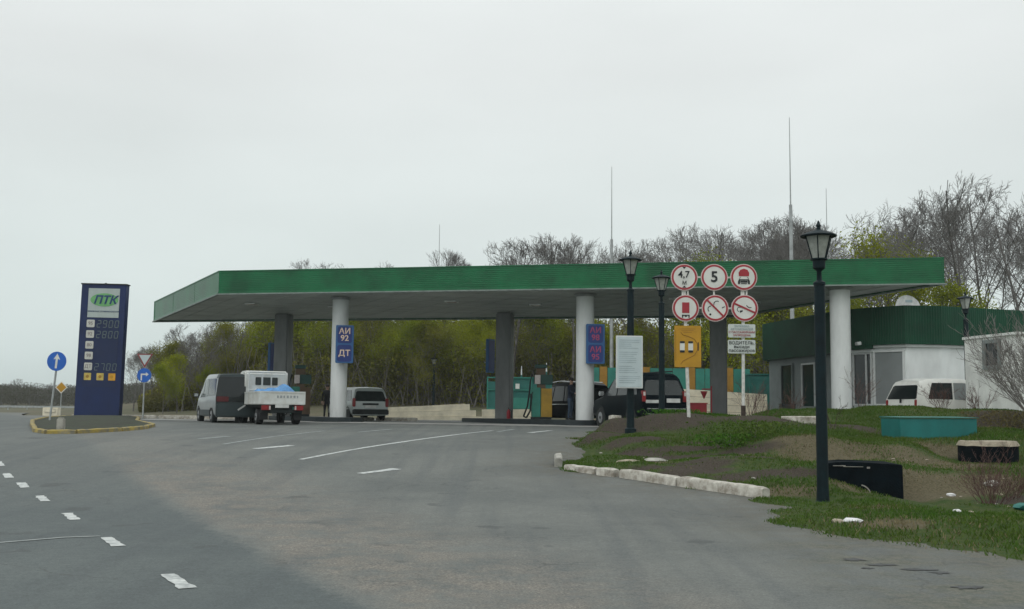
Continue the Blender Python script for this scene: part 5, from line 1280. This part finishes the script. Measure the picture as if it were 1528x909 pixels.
# ------------------------------------------------------------------ people
def person(loc, rz, label, top, legs_m, lean=0, arm_fwd=False, s=1.0):
    """a continuous skinned body: feet on the ground, local -Y is the front"""
    V, E, RD = [], [], []
    def add(p, r, par=None):
        V.append(Vector(p)); RD.append(r)
        if par is not None: E.append((par, len(V) - 1))
        return len(V) - 1
    def pz_(z, y_=0): return y_ - lean * max(0, z - .9)
    pel = add((0, pz_(.95), .95), .15); ab = add((0, pz_(1.12), 1.12), .145, pel); ch = add((0, pz_(1.32), 1.34), .165, ab); nb = add((0, pz_(1.46), 1.48), .075, ch); nk = add((0, pz_(1.52) - .01, 1.54), .055, nb)
    h0 = add((0, pz_(1.6) - .02, 1.62), .085, nk); h1 = add((0, pz_(1.7) - .015, 1.70), .088, h0)
    for sd_ in (-1, 1):
        hp = add((sd_ * .09, pz_(.88), .88), .105, pel); kn = add((sd_ * .11, -.02 + .0, .50), .065, hp); an = add((sd_ * .12, .03, .10), .045, kn); ft = add((sd_ * .13, -.06, .045), .042, an); add((sd_ * .135, -.15, .035), .032, ft)
        sh = add((sd_ * .18, pz_(1.4), 1.42), .07, ch)
        if arm_fwd: el = add((sd_ * .24, pz_(1.2) - .10, 1.16), .048, sh); wr = add((sd_ * .17, pz_(1.1) - .32, 1.12), .032, el); d_ = Vector((-.1 * sd_, -1, 0)).normalized()
        else: el = add((sd_ * .25, pz_(1.15) + .03, 1.14), .048, sh); wr = add((sd_ * .26, pz_(.92) - .05, .90), .032, el); d_ = Vector((0, -.15, -1)).normalized()
        pm = add(V[wr] + d_ * .08, .034, wr)
        for k, off_ in enumerate((-.032, -.011, .011, .030)):
            a = Vector((0, 1, 0)) if not arm_fwd else Vector((1, 0, 0))
            k0 = add(V[pm] + d_ * .045 + a * off_, .010, pm); k1 = add(V[k0] + d_ * (.035 + .006 * (k in (1, 2))) + Vector((-sd_ * .008, 0, -.004)), .009, k0); add(V[k1] + d_ * .025 + Vector((-sd_ * .014, 0, -.008)), .008, k1)
        a = Vector((0, -1, 0)) if not arm_fwd else Vector((0, 0, 1))
        t0 = add(V[wr] + d_ * .05 + a * .040, .012, pm); add(V[t0] + d_ * .035 + a * .018, .010, t0)
    me = bpy.data.meshes.new('person'); me.from_pydata([tuple(v_) for v_ in V], E, [])
    o = bpy.data.objects.new('person', me); C.objects.link(o)
    md = o.modifiers.new('s', 'SKIN'); md.use_smooth_shade = True
    for i, sv in enumerate(me.skin_vertices[0].data): sv.radius = (RD[i], RD[i] * (.78 if i in (0, 1, 2) else 1)); sv.use_root = (i == 0)
    sb = o.modifiers.new('d', 'SUBSURF'); sb.levels = 1; sb.render_levels = 1
    dg = bpy.context.evaluated_depsgraph_get(); dg.update()
    m2 = bpy.data.meshes.new_from_object(o.evaluated_get(dg)); bpy.data.objects.remove(o)
    for m in ('skin', top, legs_m, 'rubber'): m2.materials.append(MATS[m])
    m2.polygons.foreach_set('use_smooth', [True] * len(m2.polygons))
    hands = [V[i] for i in range(len(V)) if RD[i] == .034]
    for p in m2.polygons:
        c_ = p.center
        if c_.z > 1.50: p.material_index = 0
        elif min((c_ - h).length for h in hands) < .115: p.material_index = 0
        elif c_.z < .09: p.material_index = 3
        elif c_.z < .93 and abs(c_.x) < .22: p.material_index = 2
        else: p.material_index = 1
    o = bpy.data.objects.new('person', m2); C.objects.link(o); o.location = loc; o.rotation_euler = (0, 0, rz); o.scale = (s, s, s)
    tag(o, label, 'person')
    hy = pz_(1.7) - .015
    mb = MB(); mb.lathe([(.09, 0), (.105, .04), (.10, .10), (.06, .145), (.01, .155)], (0, hy + .015, 1.66), 16); hh = mb.build('hair', 'hair', o, smooth=True)
    mb = MB(); mb.tube((0, hy - .085, 1.665), (0, hy - .115, 1.645), .012, .016, 8); mb.build('nose', 'skin', o)
    for sd_ in (-1, 1): mb = MB(); mb.box((sd_ * .095, hy, 1.66), (.02, .04, .06)); mb.build('ear', 'skin', o)
    mb = MB()
    for sd_ in (-1, 1): mb.box((sd_ * .034, hy - .088, 1.683), (.024, .01, .010))
    mb.box((0, hy - .085, 1.605), (.05, .01, .008)); mb.build('eyes_and_mouth', 'hair', o)
    return o
person((-9.45, 57.0, 1.06), R(20), 'person in black standing behind the left white column', 'jacket_dark', 'jacket_dark', lean=.06)
person((2.50, 46.75, 1.235), R(60), 'person in dark jacket and jeans beside the black people carrier', 'jacket_blue', 'jeans', lean=.05, arm_fwd=True, s=.98)

# ------------------------------------------------------------------ masts
def mast(x_, y_, label, s_=1.0):
    t = thing('lightning_mast', label, 'mast', (x_, y_, 1.0), 0, 'thin lightning masts above the trees')
    mb = MB(); mb.lathe([(.16, 0), (.13, 6), (.10, 13.2)], n=12); mb.build('lower_pole', 'galv', t, smooth=True)
    mb = MB(); mb.tube((0, 0, 13.1), (0, 0, 18.6), .045, .02, 8); mb.build('rod', 'galv', t); return t
mast(16.8, 66, 'tallest lightning mast, above the right part of the canopy')
mast(7.24, 80, 'lightning mast above the canopy by the notice board lamp')
mast(-7.1, 106, 'short-looking far mast above the middle left of the canopy')
mast(25.0, 87, 'faint far mast tip right of the tallest mast')

# ------------------------------------------------------------------ trees
def segs_mesh(name, S, m, leaf=None, lm=None):
    """S: array of segments p0 p1 r0 r1 -> mesh of 4-sided (thick) / 3-sided tubes, plus leaf quads"""
    S = np.array(S); p0, p1, r0, r1 = S[:, 0:3], S[:, 3:6], S[:, 6], S[:, 7]
    allv, allf = [], []; base = 0
    for sides, sel in ((6, r0 > .06), (3, r0 <= .06)):
        a0, a1, q0, q1 = p0[sel], p1[sel], r0[sel], r1[sel]; k = len(a0)
        if not k: continue
        d = a1 - a0; d /= np.linalg.norm(d, axis=1)[:, None] + 1e-9
        ref = np.where(np.abs(d[:, 2:3]) > .9, np.array([[1., 0, 0]]), np.array([[0, 0, 1.]])); u = np.cross(d, ref); u /= np.linalg.norm(u, axis=1)[:, None]; w = np.cross(d, u)
        V_ = np.zeros((k, 2 * sides, 3))
        for i in range(sides):
            a = 2 * PI * i / sides; o_ = u * math.cos(a) + w * math.sin(a)
            V_[:, i] = a0 + o_ * q0[:, None]; V_[:, sides + i] = a1 + o_ * q1[:, None]
        idx = np.arange(k)[:, None] * 2 * sides + base
        for i in range(sides): allf.append(np.concatenate([idx + i, idx + (i + 1) % sides, idx + sides + (i + 1) % sides, idx + sides + i], 1))
        allv.append(V_.reshape(-1, 3)); base += k * 2 * sides
    nb = sum(len(a) for a in allf)
    if leaf is not None and len(leaf):
        k = len(leaf); rs = np.random.RandomState(9); c_ = leaf[:, :3]; s_ = leaf[:, 3:4]
        u = rs.normal(size=(k, 3)); u /= np.linalg.norm(u, axis=1)[:, None]; w = np.cross(u, rs.normal(size=(k, 3))); w /= np.linalg.norm(w, axis=1)[:, None]
        V_ = np.stack([c_ - u * s_, c_ + w * s_ * .55, c_ + u * s_, c_ - w * s_ * .55], 1).reshape(-1, 3)
        allv.append(V_); allf.append(np.arange(k * 4).reshape(-1, 4) + base)
    V_ = np.concatenate(allv); F_ = np.concatenate(allf)
    me = bpy.data.meshes.new(name); me.vertices.add(len(V_)); me.vertices.foreach_set('co', V_.reshape(-1))
    me.loops.add(F_.size); me.loops.foreach_set('vertex_index', F_.reshape(-1).astype(np.int32))
    me.polygons.add(len(F_)); me.polygons.foreach_set('loop_start', np.arange(len(F_), dtype=np.int32) * 4)
    me.polygons.foreach_set('material_index', np.concatenate([np.zeros(nb), np.ones(len(F_) - nb)]).astype(np.int32))
    me.materials.append(MATS[m]); me.materials.append(MATS[lm or m]); me.update(calc_edges=True); me.validate()
    return me
def grow(seed, H, clear=.28, spread=.55, dens=1.0, rt_=.17, minr=.012, up_=.25, lev=4, narrow=1.0, twigr=.012, env=.36):
    rg = random.Random(seed); T, K, tips = [], [], []
    zc, hb, wb = H * (.5 + clear * .55), H * (.5 - clear * .55), H * env
    def br(p, d, L_, r, lv):
        n = 5 if lv == 0 else (5 if lv < 3 else 3); seg = L_ / n; rr = r; pts = [(p, d, rr)]
        for i in range(n):
            j = .07 if lv == 0 else .15
            d = (d + Vector((rg.gauss(0, j), rg.gauss(0, j), rg.gauss(0, j * .7) + up_ * (.35 if lv else .1)))).normalized()
            q_ = p + d * seg; r2 = max(rr * (.80 if lv else .74), minr * .6)
            if (q_.x ** 2 + q_.y ** 2) / wb ** 2 + ((q_.z - zc) / hb) ** 2 > 1 + .10 * rg.gauss(0, 1) and q_.z > zc * .6:
                tips.append(p); n = i; break
            (T if lv <= 1 else K).append((*p, *q_, rr, r2)); p, rr = q_, r2; pts.append((p, d, rr))
        if lv >= lev or n < 1 or len(pts) < 3: tips.append(p); return
        nc = {0: 11, 1: 9, 2: 7, 3: 5}.get(lv, 4); nc = max(2, int(nc * dens + rg.random()))
        for k in range(nc):
            f_ = (clear if lv == 0 else .2) + (1 - (clear if lv == 0 else .2)) * (k + rg.random() * .8) / nc
            i = min(n - 1, len(pts) - 2, int(f_ * n)); pp, dd, r_ = pts[i]; pp = pp.lerp(pts[i + 1][0], f_ * n - i if f_ * n - i < 1 else 1)
            az_ = rg.random() * 2 * PI + k * 2.4
            o_ = dd.orthogonal().normalized(); o_ = (Matrix.Rotation(az_, 3, dd) @ o_)
            sp_ = spread * rg.uniform(.8, 1.3)
            nd = (dd * math.cos(sp_ * 1.1) + o_ * math.sin(sp_ * 1.1) * narrow).normalized()
            ratio = {0: .62, 1: .48, 2: .45, 3: .50}.get(lv, .5) * rg.uniform(.8, 1.1) * (1.1 - .5 * f_ if lv == 0 else 1.1 - .4 * f_)
            br(pp, nd, L_ * ratio, max(r_ * {0: .55, 1: .5, 2: .45, 3: .5}.get(lv, .5), twigr), lv + 1)
        tips.append(p)
    br(Vector((0, 0, -.3)), Vector((rg.gauss(0, .04), rg.gauss(0, .04), 1)).normalized(), H * .95, rt_, 0)
    return T, K, tips
def leaves(tips, n, rad, size, seed, zmin=None):
    rs = np.random.RandomState(seed); Tn = np.array([tuple(p) for p in tips]); i = rs.randint(0, len(Tn), n)
    c_ = Tn[i] + rs.normal(size=(n, 3)) * rad; s_ = rs.uniform(.6, 1.3, (n, 1)) * size
    return np.concatenate([c_, s_], 1)
BARE, LEAFY = [], []
for k, (H, cl_, sp_, dn, rt_) in enumerate([(17, .32, .55, .9, .22), (16, .26, .62, .9, .19), (18, .40, .50, 1.0, .22), (15, .22, .70, .85, .17), (17, .32, .6, .8, .24), (14, .25, .65, 1.0, .17)]):
    T, K, tips = grow(100 + k, H, cl_, sp_ * .9, dn, rt_, twigr=.014, env=[.36, .42, .30, .46, .38, .40][k])
    zz = max(p.z for p in tips)
    BARE.append((segs_mesh('bare_trunk', T, 'bark'), segs_mesh('bare_crown', K, 'twig'), zz))
for k, (H, cl_, sp_, lm, nl) in enumerate([(9.5, .12, .6, 'leaf_spring', 8000), (10, .15, .5, 'leaf_spring', 9000), (9, .10, .65, 'leaf_olive', 10000), (10, .12, .55, 'leaf_olive', 8000), (8.5, .08, .7, 'leaf_spring', 8000)]):
    T, K, tips = grow(300 + k, H, cl_, sp_, .95, .10, lev=3, twigr=.014, up_=.2, env=.40)
    LEAFY.append((segs_mesh('young_trunk', T, 'bark'), segs_mesh('young_crown', K, 'twig', leaves(tips, nl, .40, .085, k), lm), max(p.z for p in tips)))
def band(px):
    for a, l_, g_ in ((330, 'dark bare tree on the wooded slope right of the give way sign', 'bare trees right of the give way sign'), (480, 'bare tree showing under the left end of the canopy', 'bare trees under the left end of the canopy'), (720, 'low bare treetop above the left half of the canopy roof', 'bare treetops above the left half of the canopy'),
                      (925, 'grey bare crown above the canopy between left mast and middle column', 'bare crowns left of the notice board lamp'), (1140, 'grey bare crown above the canopy behind the round signs', 'bare crowns behind the round signs'), (1300, 'bare crown above the canopy around the tallest mast and nearest lantern', 'bare crowns round the nearest lantern'),
                      (1420, 'dense bare tree above the right end of the canopy', 'bare trees over the right end of the canopy')):
        if px < a: return l_, g_
    return 'tall bare tree above the kiosk parapet at the right', 'bare trees above the kiosk at right'
def plant(kind, var, x_, y_, H, label, group, name='bare_tree', cat='tree', z=None, rz=None):
    tm, cm, h0 = kind[var % len(kind)]
    t = thing(name, label, cat, (x_, y_, (float(zhill(np.array(float(x_)), np.array(float(y_)))) if z is None else z) - .1), rz if rz is not None else random.uniform(0, 6.28), group)
    s_ = H / h0; t.scale = (s_, s_, s_)
    for nm, me in (('trunk', tm), ('crown', cm)):
        o = bpy.data.objects.new(nm, me); C.objects.link(o); o.parent = t
    return t
random.seed(11)
def topz(px, py, Y):
    """height a tree needs at distance Y so its top shows at this photo row"""
    return 1.5 + (616 + (px - 764) * .0105 - py) * Y / 1650
# (photo column, top row, distance) of the wood behind the station
wood = []
prof_top = [(195, 535), (240, 505), (290, 482), (350, 470), (430, 455), (470, 383), (500, 392), (540, 386), (600, 396), (655, 368), (690, 398), (735, 375), (770, 350), (830, 342), (890, 350), (935, 362), (985, 345), (1060, 325), (1110, 345), (1160, 320), (1215, 304), (1265, 318), (1300, 335), (1360, 292), (1400, 300), (1455, 262), (1485, 258), (1528, 312), (1570, 300), (1620, 290)]
def rowat(px): return float(np.interp(px, [a for a, b in prof_top], [b for a, b in prof_top]))
rr_ = random.Random(77)
keys = [(203, 532, 88), (232, 512, 92), (262, 498, 90), (292, 480, 94), (322, 474, 90), (352, 468, 96), (385, 460, 92), (412, 458, 98), (445, 470, 95), (310, 490, 84), (345, 485, 86), (275, 515, 84), (470, 383, 112), (545, 387, 108), (655, 367, 104), (760, 352, 84), (800, 345, 88), (850, 342, 84), (895, 352, 90), (960, 352, 92), (1010, 345, 84), (1062, 326, 84), (1105, 340, 90), (1165, 318, 82), (1215, 303, 84), (1262, 318, 86), (1305, 338, 92), (1355, 292, 80), (1385, 300, 84), (1425, 290, 88), (1462, 260, 72), (1500, 275, 78), (1545, 300, 72), (1590, 290, 80)]
for i, (px, py, Y) in enumerate(keys):
    x_ = (px - 764) / 1650 * Y; gz = float(zhill(np.array(x_), np.array(float(Y)))); H = max(5, topz(px, py, Y) - gz)
    lab = {1462: 'tallest bare tree with spreading crown above the kiosk', 1215: 'wide bare crown beside the tallest mast', 655: 'thin bare treetop poking above the canopy left of centre'}.get(px, None)
    plant(BARE, [3, 5, 1, 1, 4, 3, 0, 2, 1, 5, 4, 0, 3, 1, 2, 5, 0, 2, 4, 0, 1, 3][i % 22], x_, Y, H, lab or band(px)[0], None if lab else band(px)[1])
for k in range(44):
    px = rr_.uniform(200, 1640); px = px if px < 1290 or rr_.random() < .4 else rr_.uniform(430, 1290); Y = rr_.uniform(100, 128)
    py = rowat(px) + rr_.uniform(4, 34) * (1 if px > 430 else .6)
    x_ = (px - 764) / 1650 * Y; gz = float(zhill(np.array(x_), np.array(float(Y)))); H = min(20, max(3.5, topz(px, py, Y) - gz))
    plant(BARE, rr_.randrange(6), x_, Y, H, *band(px))
# fresh leafed trees seen under the canopy
for k in range(70):
    px = rr_.uniform(235, 1190); Y = rr_.uniform(84, 100)
    py = 470 + rr_.uniform(-35, 45) if px > 420 else rr_.uniform(495, 560) - (px - 235) * .2
    if px > 1130: Y = rr_.uniform(70, 78); py = rr_.uniform(425, 470)
    x_ = (px - 764) / 1650 * Y; gz = float(zhill(np.array(x_), np.array(float(Y)))); H = min(11, max(3, topz(px, py, Y) - gz))
    v_ = rr_.choice([0, 1, 4, 0, 2, 3]) if px > 380 else rr_.choice([2, 3, 2, 1])
    q_ = [l_ for a, l_ in ((420, 'left of the leftmost grey column'), (505, 'between the leftmost grey and left white columns'), (755, 'between the left white and middle grey columns'), (925, 'around the middle white column'), (1085, 'behind the round signs'), (9999, 'over the left part of the kiosk')) if px < a][0]
    plant(LEAFY, v_, x_, Y, H, 'young tree in yellow-green spring leaf ' + q_, 'young leafing trees ' + q_, 'leafing_tree')
for px, py, Y in ((247, 545, 78), (268, 530, 80), (1195, 432, 78), (1285, 352, 78), (1240, 440, 74), (1060, 380, 80), (1420, 430, 72)):
    x_ = (px - 764) / 1650 * Y; gz = float(zhill(np.array(x_), np.array(float(Y)))); H = topz(px, py, Y) - gz
    lab = {247: 'bright yellow-green bushy tree behind the right-turn sign', 268: 'bright yellow-green bushy tree behind the right-turn sign', 1285: 'slim greenish tree rising behind the nearest lantern', 1420: 'light green treetop right of the satellite dish', 1060: 'young green treetop just above the round 5 sign'}.get(px, 'yellow-green tree over the dark left part of the parapet')
    plant(LEAFY, 1 if px in (1285, 1060) else 0, x_, Y, H, lab, {247: 'bushy trees behind the right-turn sign', 268: 'bushy trees behind the right-turn sign', 1195: 'yellow-green trees over the parapet', 1240: 'yellow-green trees over the parapet'}.get(px), 'leafing_tree')
# far wood at the left, beyond the road
for k in range(70):
    Y = rr_.uniform(205, 300); px = rr_.uniform(-120, 230); py = rr_.uniform(578, 588)
    if k < 6: px, py = [(30, 564), (78, 570), (60, 582), (5, 580), (105, 580), (-30, 575)][k]; Y = 210
    x_ = (px - 764) / 1650 * Y; gz = float(zhill(np.array(x_), np.array(float(Y)))); H = max(3.5, topz(px, py, Y) - gz)
    plant(BARE, k, x_, Y, H, 'small hazy tree of the far wood left of the price sign' if k else 'taller bare tree standing out of the far wood at left', 'far trees beyond the road at left' if k else None)

def mass(name, N, region, size, mats, weights, seed, H, label=None, cat=None, stems=0):
    rs = np.random.RandomState(seed); x0, x1, y0, y1 = region; X_ = rs.uniform(x0, x1, N); Y_ = rs.uniform(y0, y1, N)
    lim = -.335 * Y_ if y1 < 200 else np.full(N, x0); X_ = np.where(X_ < lim, lim + (x1 - lim) * rs.rand(N), X_)
    ph = .62 + .38 * np.clip(fbm(X_, Y_, .12) * 1.6 + .5, 0, 1); hh = H * ph * np.clip((X_ - lim) / 14 + .15, 0, 1) * (1 - .6 * np.clip((X_ - .26 * Y_) / 6, 0, 1)) if y1 < 200 else H * ph
    Z_ = zhill(X_, Y_) + hh * rs.rand(N) ** .8
    c_ = np.stack([X_, Y_, Z_], 1); s_ = rs.uniform(.5, 1.4, (N, 1)) * size
    u = rs.normal(size=(N, 3)); u /= np.linalg.norm(u, axis=1)[:, None]; w = np.cross(u, rs.normal(size=(N, 3))); w /= np.linalg.norm(w, axis=1)[:, None]
    V_ = np.stack([c_ - u * s_, c_ + w * s_ * .5, c_ + u * s_, c_ - w * s_ * .5], 1).reshape(-1, 3); F_ = np.arange(4 * N).reshape(-1, 4)
    cl_ = fbm(X_ + Z_ * 1.5, Y_, .35); mi = np.where(cl_ + rs.normal(size=N) * .25 + (Z_ - zhill(X_, Y_)) / H * .5 > .28, 1, 0)
    if stems:
        Y2 = rs.uniform(y0, y1, stems); xl_ = np.maximum(x0, -.30 * Y2) if y1 < 200 else x0; X2 = xl_ + (x1 - xl_) * rs.rand(stems); B = np.stack([X2, Y2, zhill(X2, Y2)], 1); D = np.stack([rs.normal(size=stems) * .25, rs.normal(size=stems) * .2, np.ones(stems)], 1) * (H * rs.uniform(.4, .9, stems))[:, None]
        w_ = rs.uniform(.015, .05, (stems, 1)); ex = np.array([[1., 0, 0]]) * w_; T_ = B + D
        V2 = np.stack([B - ex, B + ex, T_ + ex * .4, T_ - ex * .4], 1).reshape(-1, 3); F2 = np.arange(4 * stems).reshape(-1, 4) + 4 * N
        V_ = np.concatenate([V_, V2]); F_ = np.concatenate([F_, F2]); mi = np.concatenate([mi, np.full(stems, 2)])
    me = bpy.data.meshes.new(name); me.vertices.add(len(V_)); me.vertices.foreach_set('co', V_.reshape(-1)); me.loops.add(F_.size); me.loops.foreach_set('vertex_index', F_.reshape(-1).astype(np.int32))
    me.polygons.add(len(F_)); me.polygons.foreach_set('loop_start', np.arange(len(F_), dtype=np.int32) * 4); me.polygons.foreach_set('material_index', mi.astype(np.int32))
    for m in mats: me.materials.append(MATS[m])
    me.update(calc_edges=True); o = bpy.data.objects.new(name, me); C.objects.link(o); o['kind'] = 'stuff'; tag(o, label, cat); return o
mass('undergrowth', 190000, (-34, 46, 84, 97), .11, ['leaf_brown', 'leaf_olive', 'bark'], None, 3, 5.6, 'tangled brown and olive undergrowth along the foot of the wood', 'undergrowth', 2200)
mass('wood_thicket', 110000, (-48, 60, 101, 125), .19, ['leaf_brown', 'leaf_olive', 'twig'], None, 4, 6.0, 'dense dull thicket deeper inside the wood', 'thicket', 5000)
mass('far_thicket', 150000, (-170, -50, 203, 280), .16, ['far_leaf', 'far_leaf', 'bark_far'], None, 6, 4.0, 'hazy far thicket beyond the road at the left', 'thicket', 2500)

# ------------------------------------------------------------------ shrubs and grass on the bank
def shrub(name, x_, y_, H, n, spread, m, label, seed, r0=.014, sub=6, lev2=True, grp=None):
    rg = random.Random(seed); S = []
    def br(p, d, L_, r, lv):
        k = 5; rr = r
        for i in range(k):
            d = (d + Vector((rg.gauss(0, .12), rg.gauss(0, .12), .06))).normalized(); q_ = p + d * (L_ / k); S.append((*p, *q_, max(rr, r0 * .28), max(rr * .82, r0 * .25))); p = q_; rr *= .82
            if lv < 2 and i >= 1:
                for _ in range(rg.choice([1, 1, 2]) if lev2 else 1):
                    a = rg.uniform(0, 2 * PI); o_ = Matrix.Rotation(a, 3, d) @ d.orthogonal().normalized()
                    br(p, (d + o_ * rg.uniform(.4, .8)).normalized(), L_ * rg.uniform(.25, .45), rr * .6, lv + 1)
    for k in range(n):
        a = rg.uniform(0, 2 * PI); s_ = rg.random() ** .6 * spread
        br(Vector((math.cos(a) * s_ * .12 * H, math.sin(a) * s_ * .12 * H, -.1)), Vector((math.cos(a) * s_, math.sin(a) * s_, 1)).normalized(), H * rg.uniform(.65, 1.05), r0 * rg.uniform(.7, 1.2), 0)
    o = bpy.data.objects.new(name, segs_mesh(name, S, m)); C.objects.link(o); o.location = (x_, y_, zl(x_, y_)); tag(o, label, 'shrub', grp); return o
shrub('bare_bush', 14.15, 29.2, 2.45, 84, 1.05, 'stem_grey', 'big bare many-stemmed bush in front of the annex', 1, .018)
shrub('red_stemmed_shrub', 7.75, 18.0, .80, 34, 1.0, 'stem_red', 'reddish bare shrub low on the bank at the right edge', 2, .007)
shrub('red_stemmed_shrub', 8.45, 18.9, .60, 24, 1.0, 'stem_red', 'smaller reddish bare shrub behind the larger one at the right edge', 3, .006)
shrub('bare_sapling', 8.3, 28.5, .85, 3, .6, 'rusty_dark', 'dark crooked sapling right of the nearest lamp post', 4, .016, lev2=False)
shrub('bare_sapling', 10.4, 33.0, .95, 8, .7, 'stem_red', 'small bare shrub in front of the right white column', 5, .010)
shrub('bare_sapling', 7.2, 33.2, .9, 9, .8, 'stem_red', 'thin reddish shrub just right of the signs on white poles', 6, .010)
shrub('bare_sapling', 7.0, 30.8, .75, 8, .8, 'stem_red', 'low reddish shrub right of the white pole with plates', 7, .008)
shrub('bare_sapling', 12.6, 32.4, .7, 14, .9, 'stem_red', 'small twiggy shrub before the side of the white estate car', 8, .010)
shrub('bare_sapling', 13.6, 32.2, .75, 14, .9, 'stem_red', 'twiggy shrub low beside the annex corner', 9, .010)
shrub('bare_sapling', 8.9, 34.8, .9, 10, .7, 'stem_red', 'reddish shrub before the kiosk litter bin', 10, .010)
def leafy_tuft(x_, y_, H, label, seed, n=700, m='blade', w=.5):
    rs = np.random.RandomState(seed); c_ = np.concatenate([rs.normal(size=(n, 2)) * w * .45, rs.rand(n, 1) * H], 1); s_ = rs.uniform(.6, 1.3, (n, 1)) * .035
    S = [(0, 0, -.05, rs.normal() * .1, rs.normal() * .1, H, .008, .004) for _ in range(8)]
    o = bpy.data.objects.new('weed_clump', segs_mesh('weed_clump', S, 'stem_grey', np.concatenate([c_, s_], 1), m)); C.objects.link(o); o.location = (x_, y_, zl(x_, y_)); tag(o, label, 'weeds', 'weed clumps on the bank')
leafy_tuft(5.6, 25.6, .40, 'largest leafy weed clump, on the bank left of the nearest lamp', 1, 1400, w=1.1)
leafy_tuft(4.95, 25.0, .28, 'low green weed clump left of the largest one on the bank', 2, 900, w=.9)
leafy_tuft(4.7, 31.6, .16, 'green weeds at the foot of the lamp left of the round signs', 3, 900, w=.8)
leafy_tuft(13.3, 28.8, .45, 'dark low weeds under the big bare bush', 4, 2200, 'leaf_brown', 1.6)
leafy_tuft(6.0, 33.4, .18, 'green weeds below the red fire chest', 5, 700, w=.8)

def grass(name, N, seed, dry, label):
    rs = np.random.RandomState(seed); X_ = rs.uniform(.6, 15, N * 3); Y_ = 11.5 + (36 - 11.5) * rs.rand(N * 3) ** .9
    z0 = zlawn(X_, Y_); ok = z0 > prof_s(Y_) + rs.uniform(-.03, .03, N * 3)
    so = blob(SOIL)(X_, Y_); stw = blob(STRAW)(X_, Y_); nz_ = fbm(X_, Y_, .8)
    ok &= (X_ / Y_ < .52)
    ok &= (rs.rand(N * 3) > np.clip(so * 1.5 - nz_ * .8, 0, .96))
    if dry: ok &= (rs.rand(N * 3) < np.clip(.15 + stw - nz_ * .5, 0, 1))
    else: ok &= (rs.rand(N * 3) < np.clip(1.0 - stw * .9 + nz_ * 1.2, 0, 1))
    X_, Y_, z0 = X_[ok][:N], Y_[ok][:N], z0[ok][:N]; N = len(X_)
    h = rs.uniform(.02, .065, N) * (1 + .8 * np.clip(fbm(X_, Y_, .5), -.5, 1)); w = rs.uniform(.006, .013, N); a = rs.uniform(0, PI, N)
    if dry: h *= .9
    dx, dy = np.cos(a) * w, np.sin(a) * w; lx, ly = rs.normal(size=N) * h * .5, rs.normal(size=N) * h * .5
    B = np.stack([X_, Y_, z0 - .01], 1); e_ = np.stack([dx, dy, np.zeros(N)], 1); Tp = B + np.stack([lx, ly, h], 1)
    V_ = np.stack([B - e_, B + e_, Tp + e_ * .25, Tp - e_ * .25], 1).reshape(-1, 3); F_ = np.arange(4 * N).reshape(-1, 4)
    me = bpy.data.meshes.new(name); me.vertices.add(len(V_)); me.vertices.foreach_set('co', V_.reshape(-1)); me.loops.add(F_.size); me.loops.foreach_set('vertex_index', F_.reshape(-1).astype(np.int32))
    me.polygons.add(len(F_)); me.polygons.foreach_set('loop_start', np.arange(len(F_), dtype=np.int32) * 4); me.materials.append(MATS['blade_dry' if dry else 'blade']); me.update(calc_edges=True)
    o = bpy.data.objects.new(name, me); C.objects.link(o); o['kind'] = 'stuff'; tag(o, label, 'grass')
grass('grass', 130000, 1, False, 'short green grass growing over the roadside bank')
grass('dry_grass', 45000, 2, True, 'straw-coloured dead grass patches on the bank')

# ------------------------------------------------------------------ thin haze in the air
def haze(d):
    m = bpy.data.materials.new('haze'); m.use_nodes = True; n, l = m.node_tree.nodes, m.node_tree.links
    n.remove(n['Principled BSDF']); v_ = n.new('ShaderNodeVolumePrincipled'); v_.inputs['Color'].default_value = (.86, .92, .92, 1); v_.inputs['Density'].default_value = d
    l.new(v_.outputs[0], n['Material Output'].inputs['Volume']); MATS['haze'] = m
    mb = MB(); mb.box((0, 1100, 14), (3100, 3100, 36)); o = mb.build('haze', 'haze'); o['kind'] = 'stuff'; tag(o, 'thin grey haze in the damp air over the road and wood', 'haze')
haze(.00035)
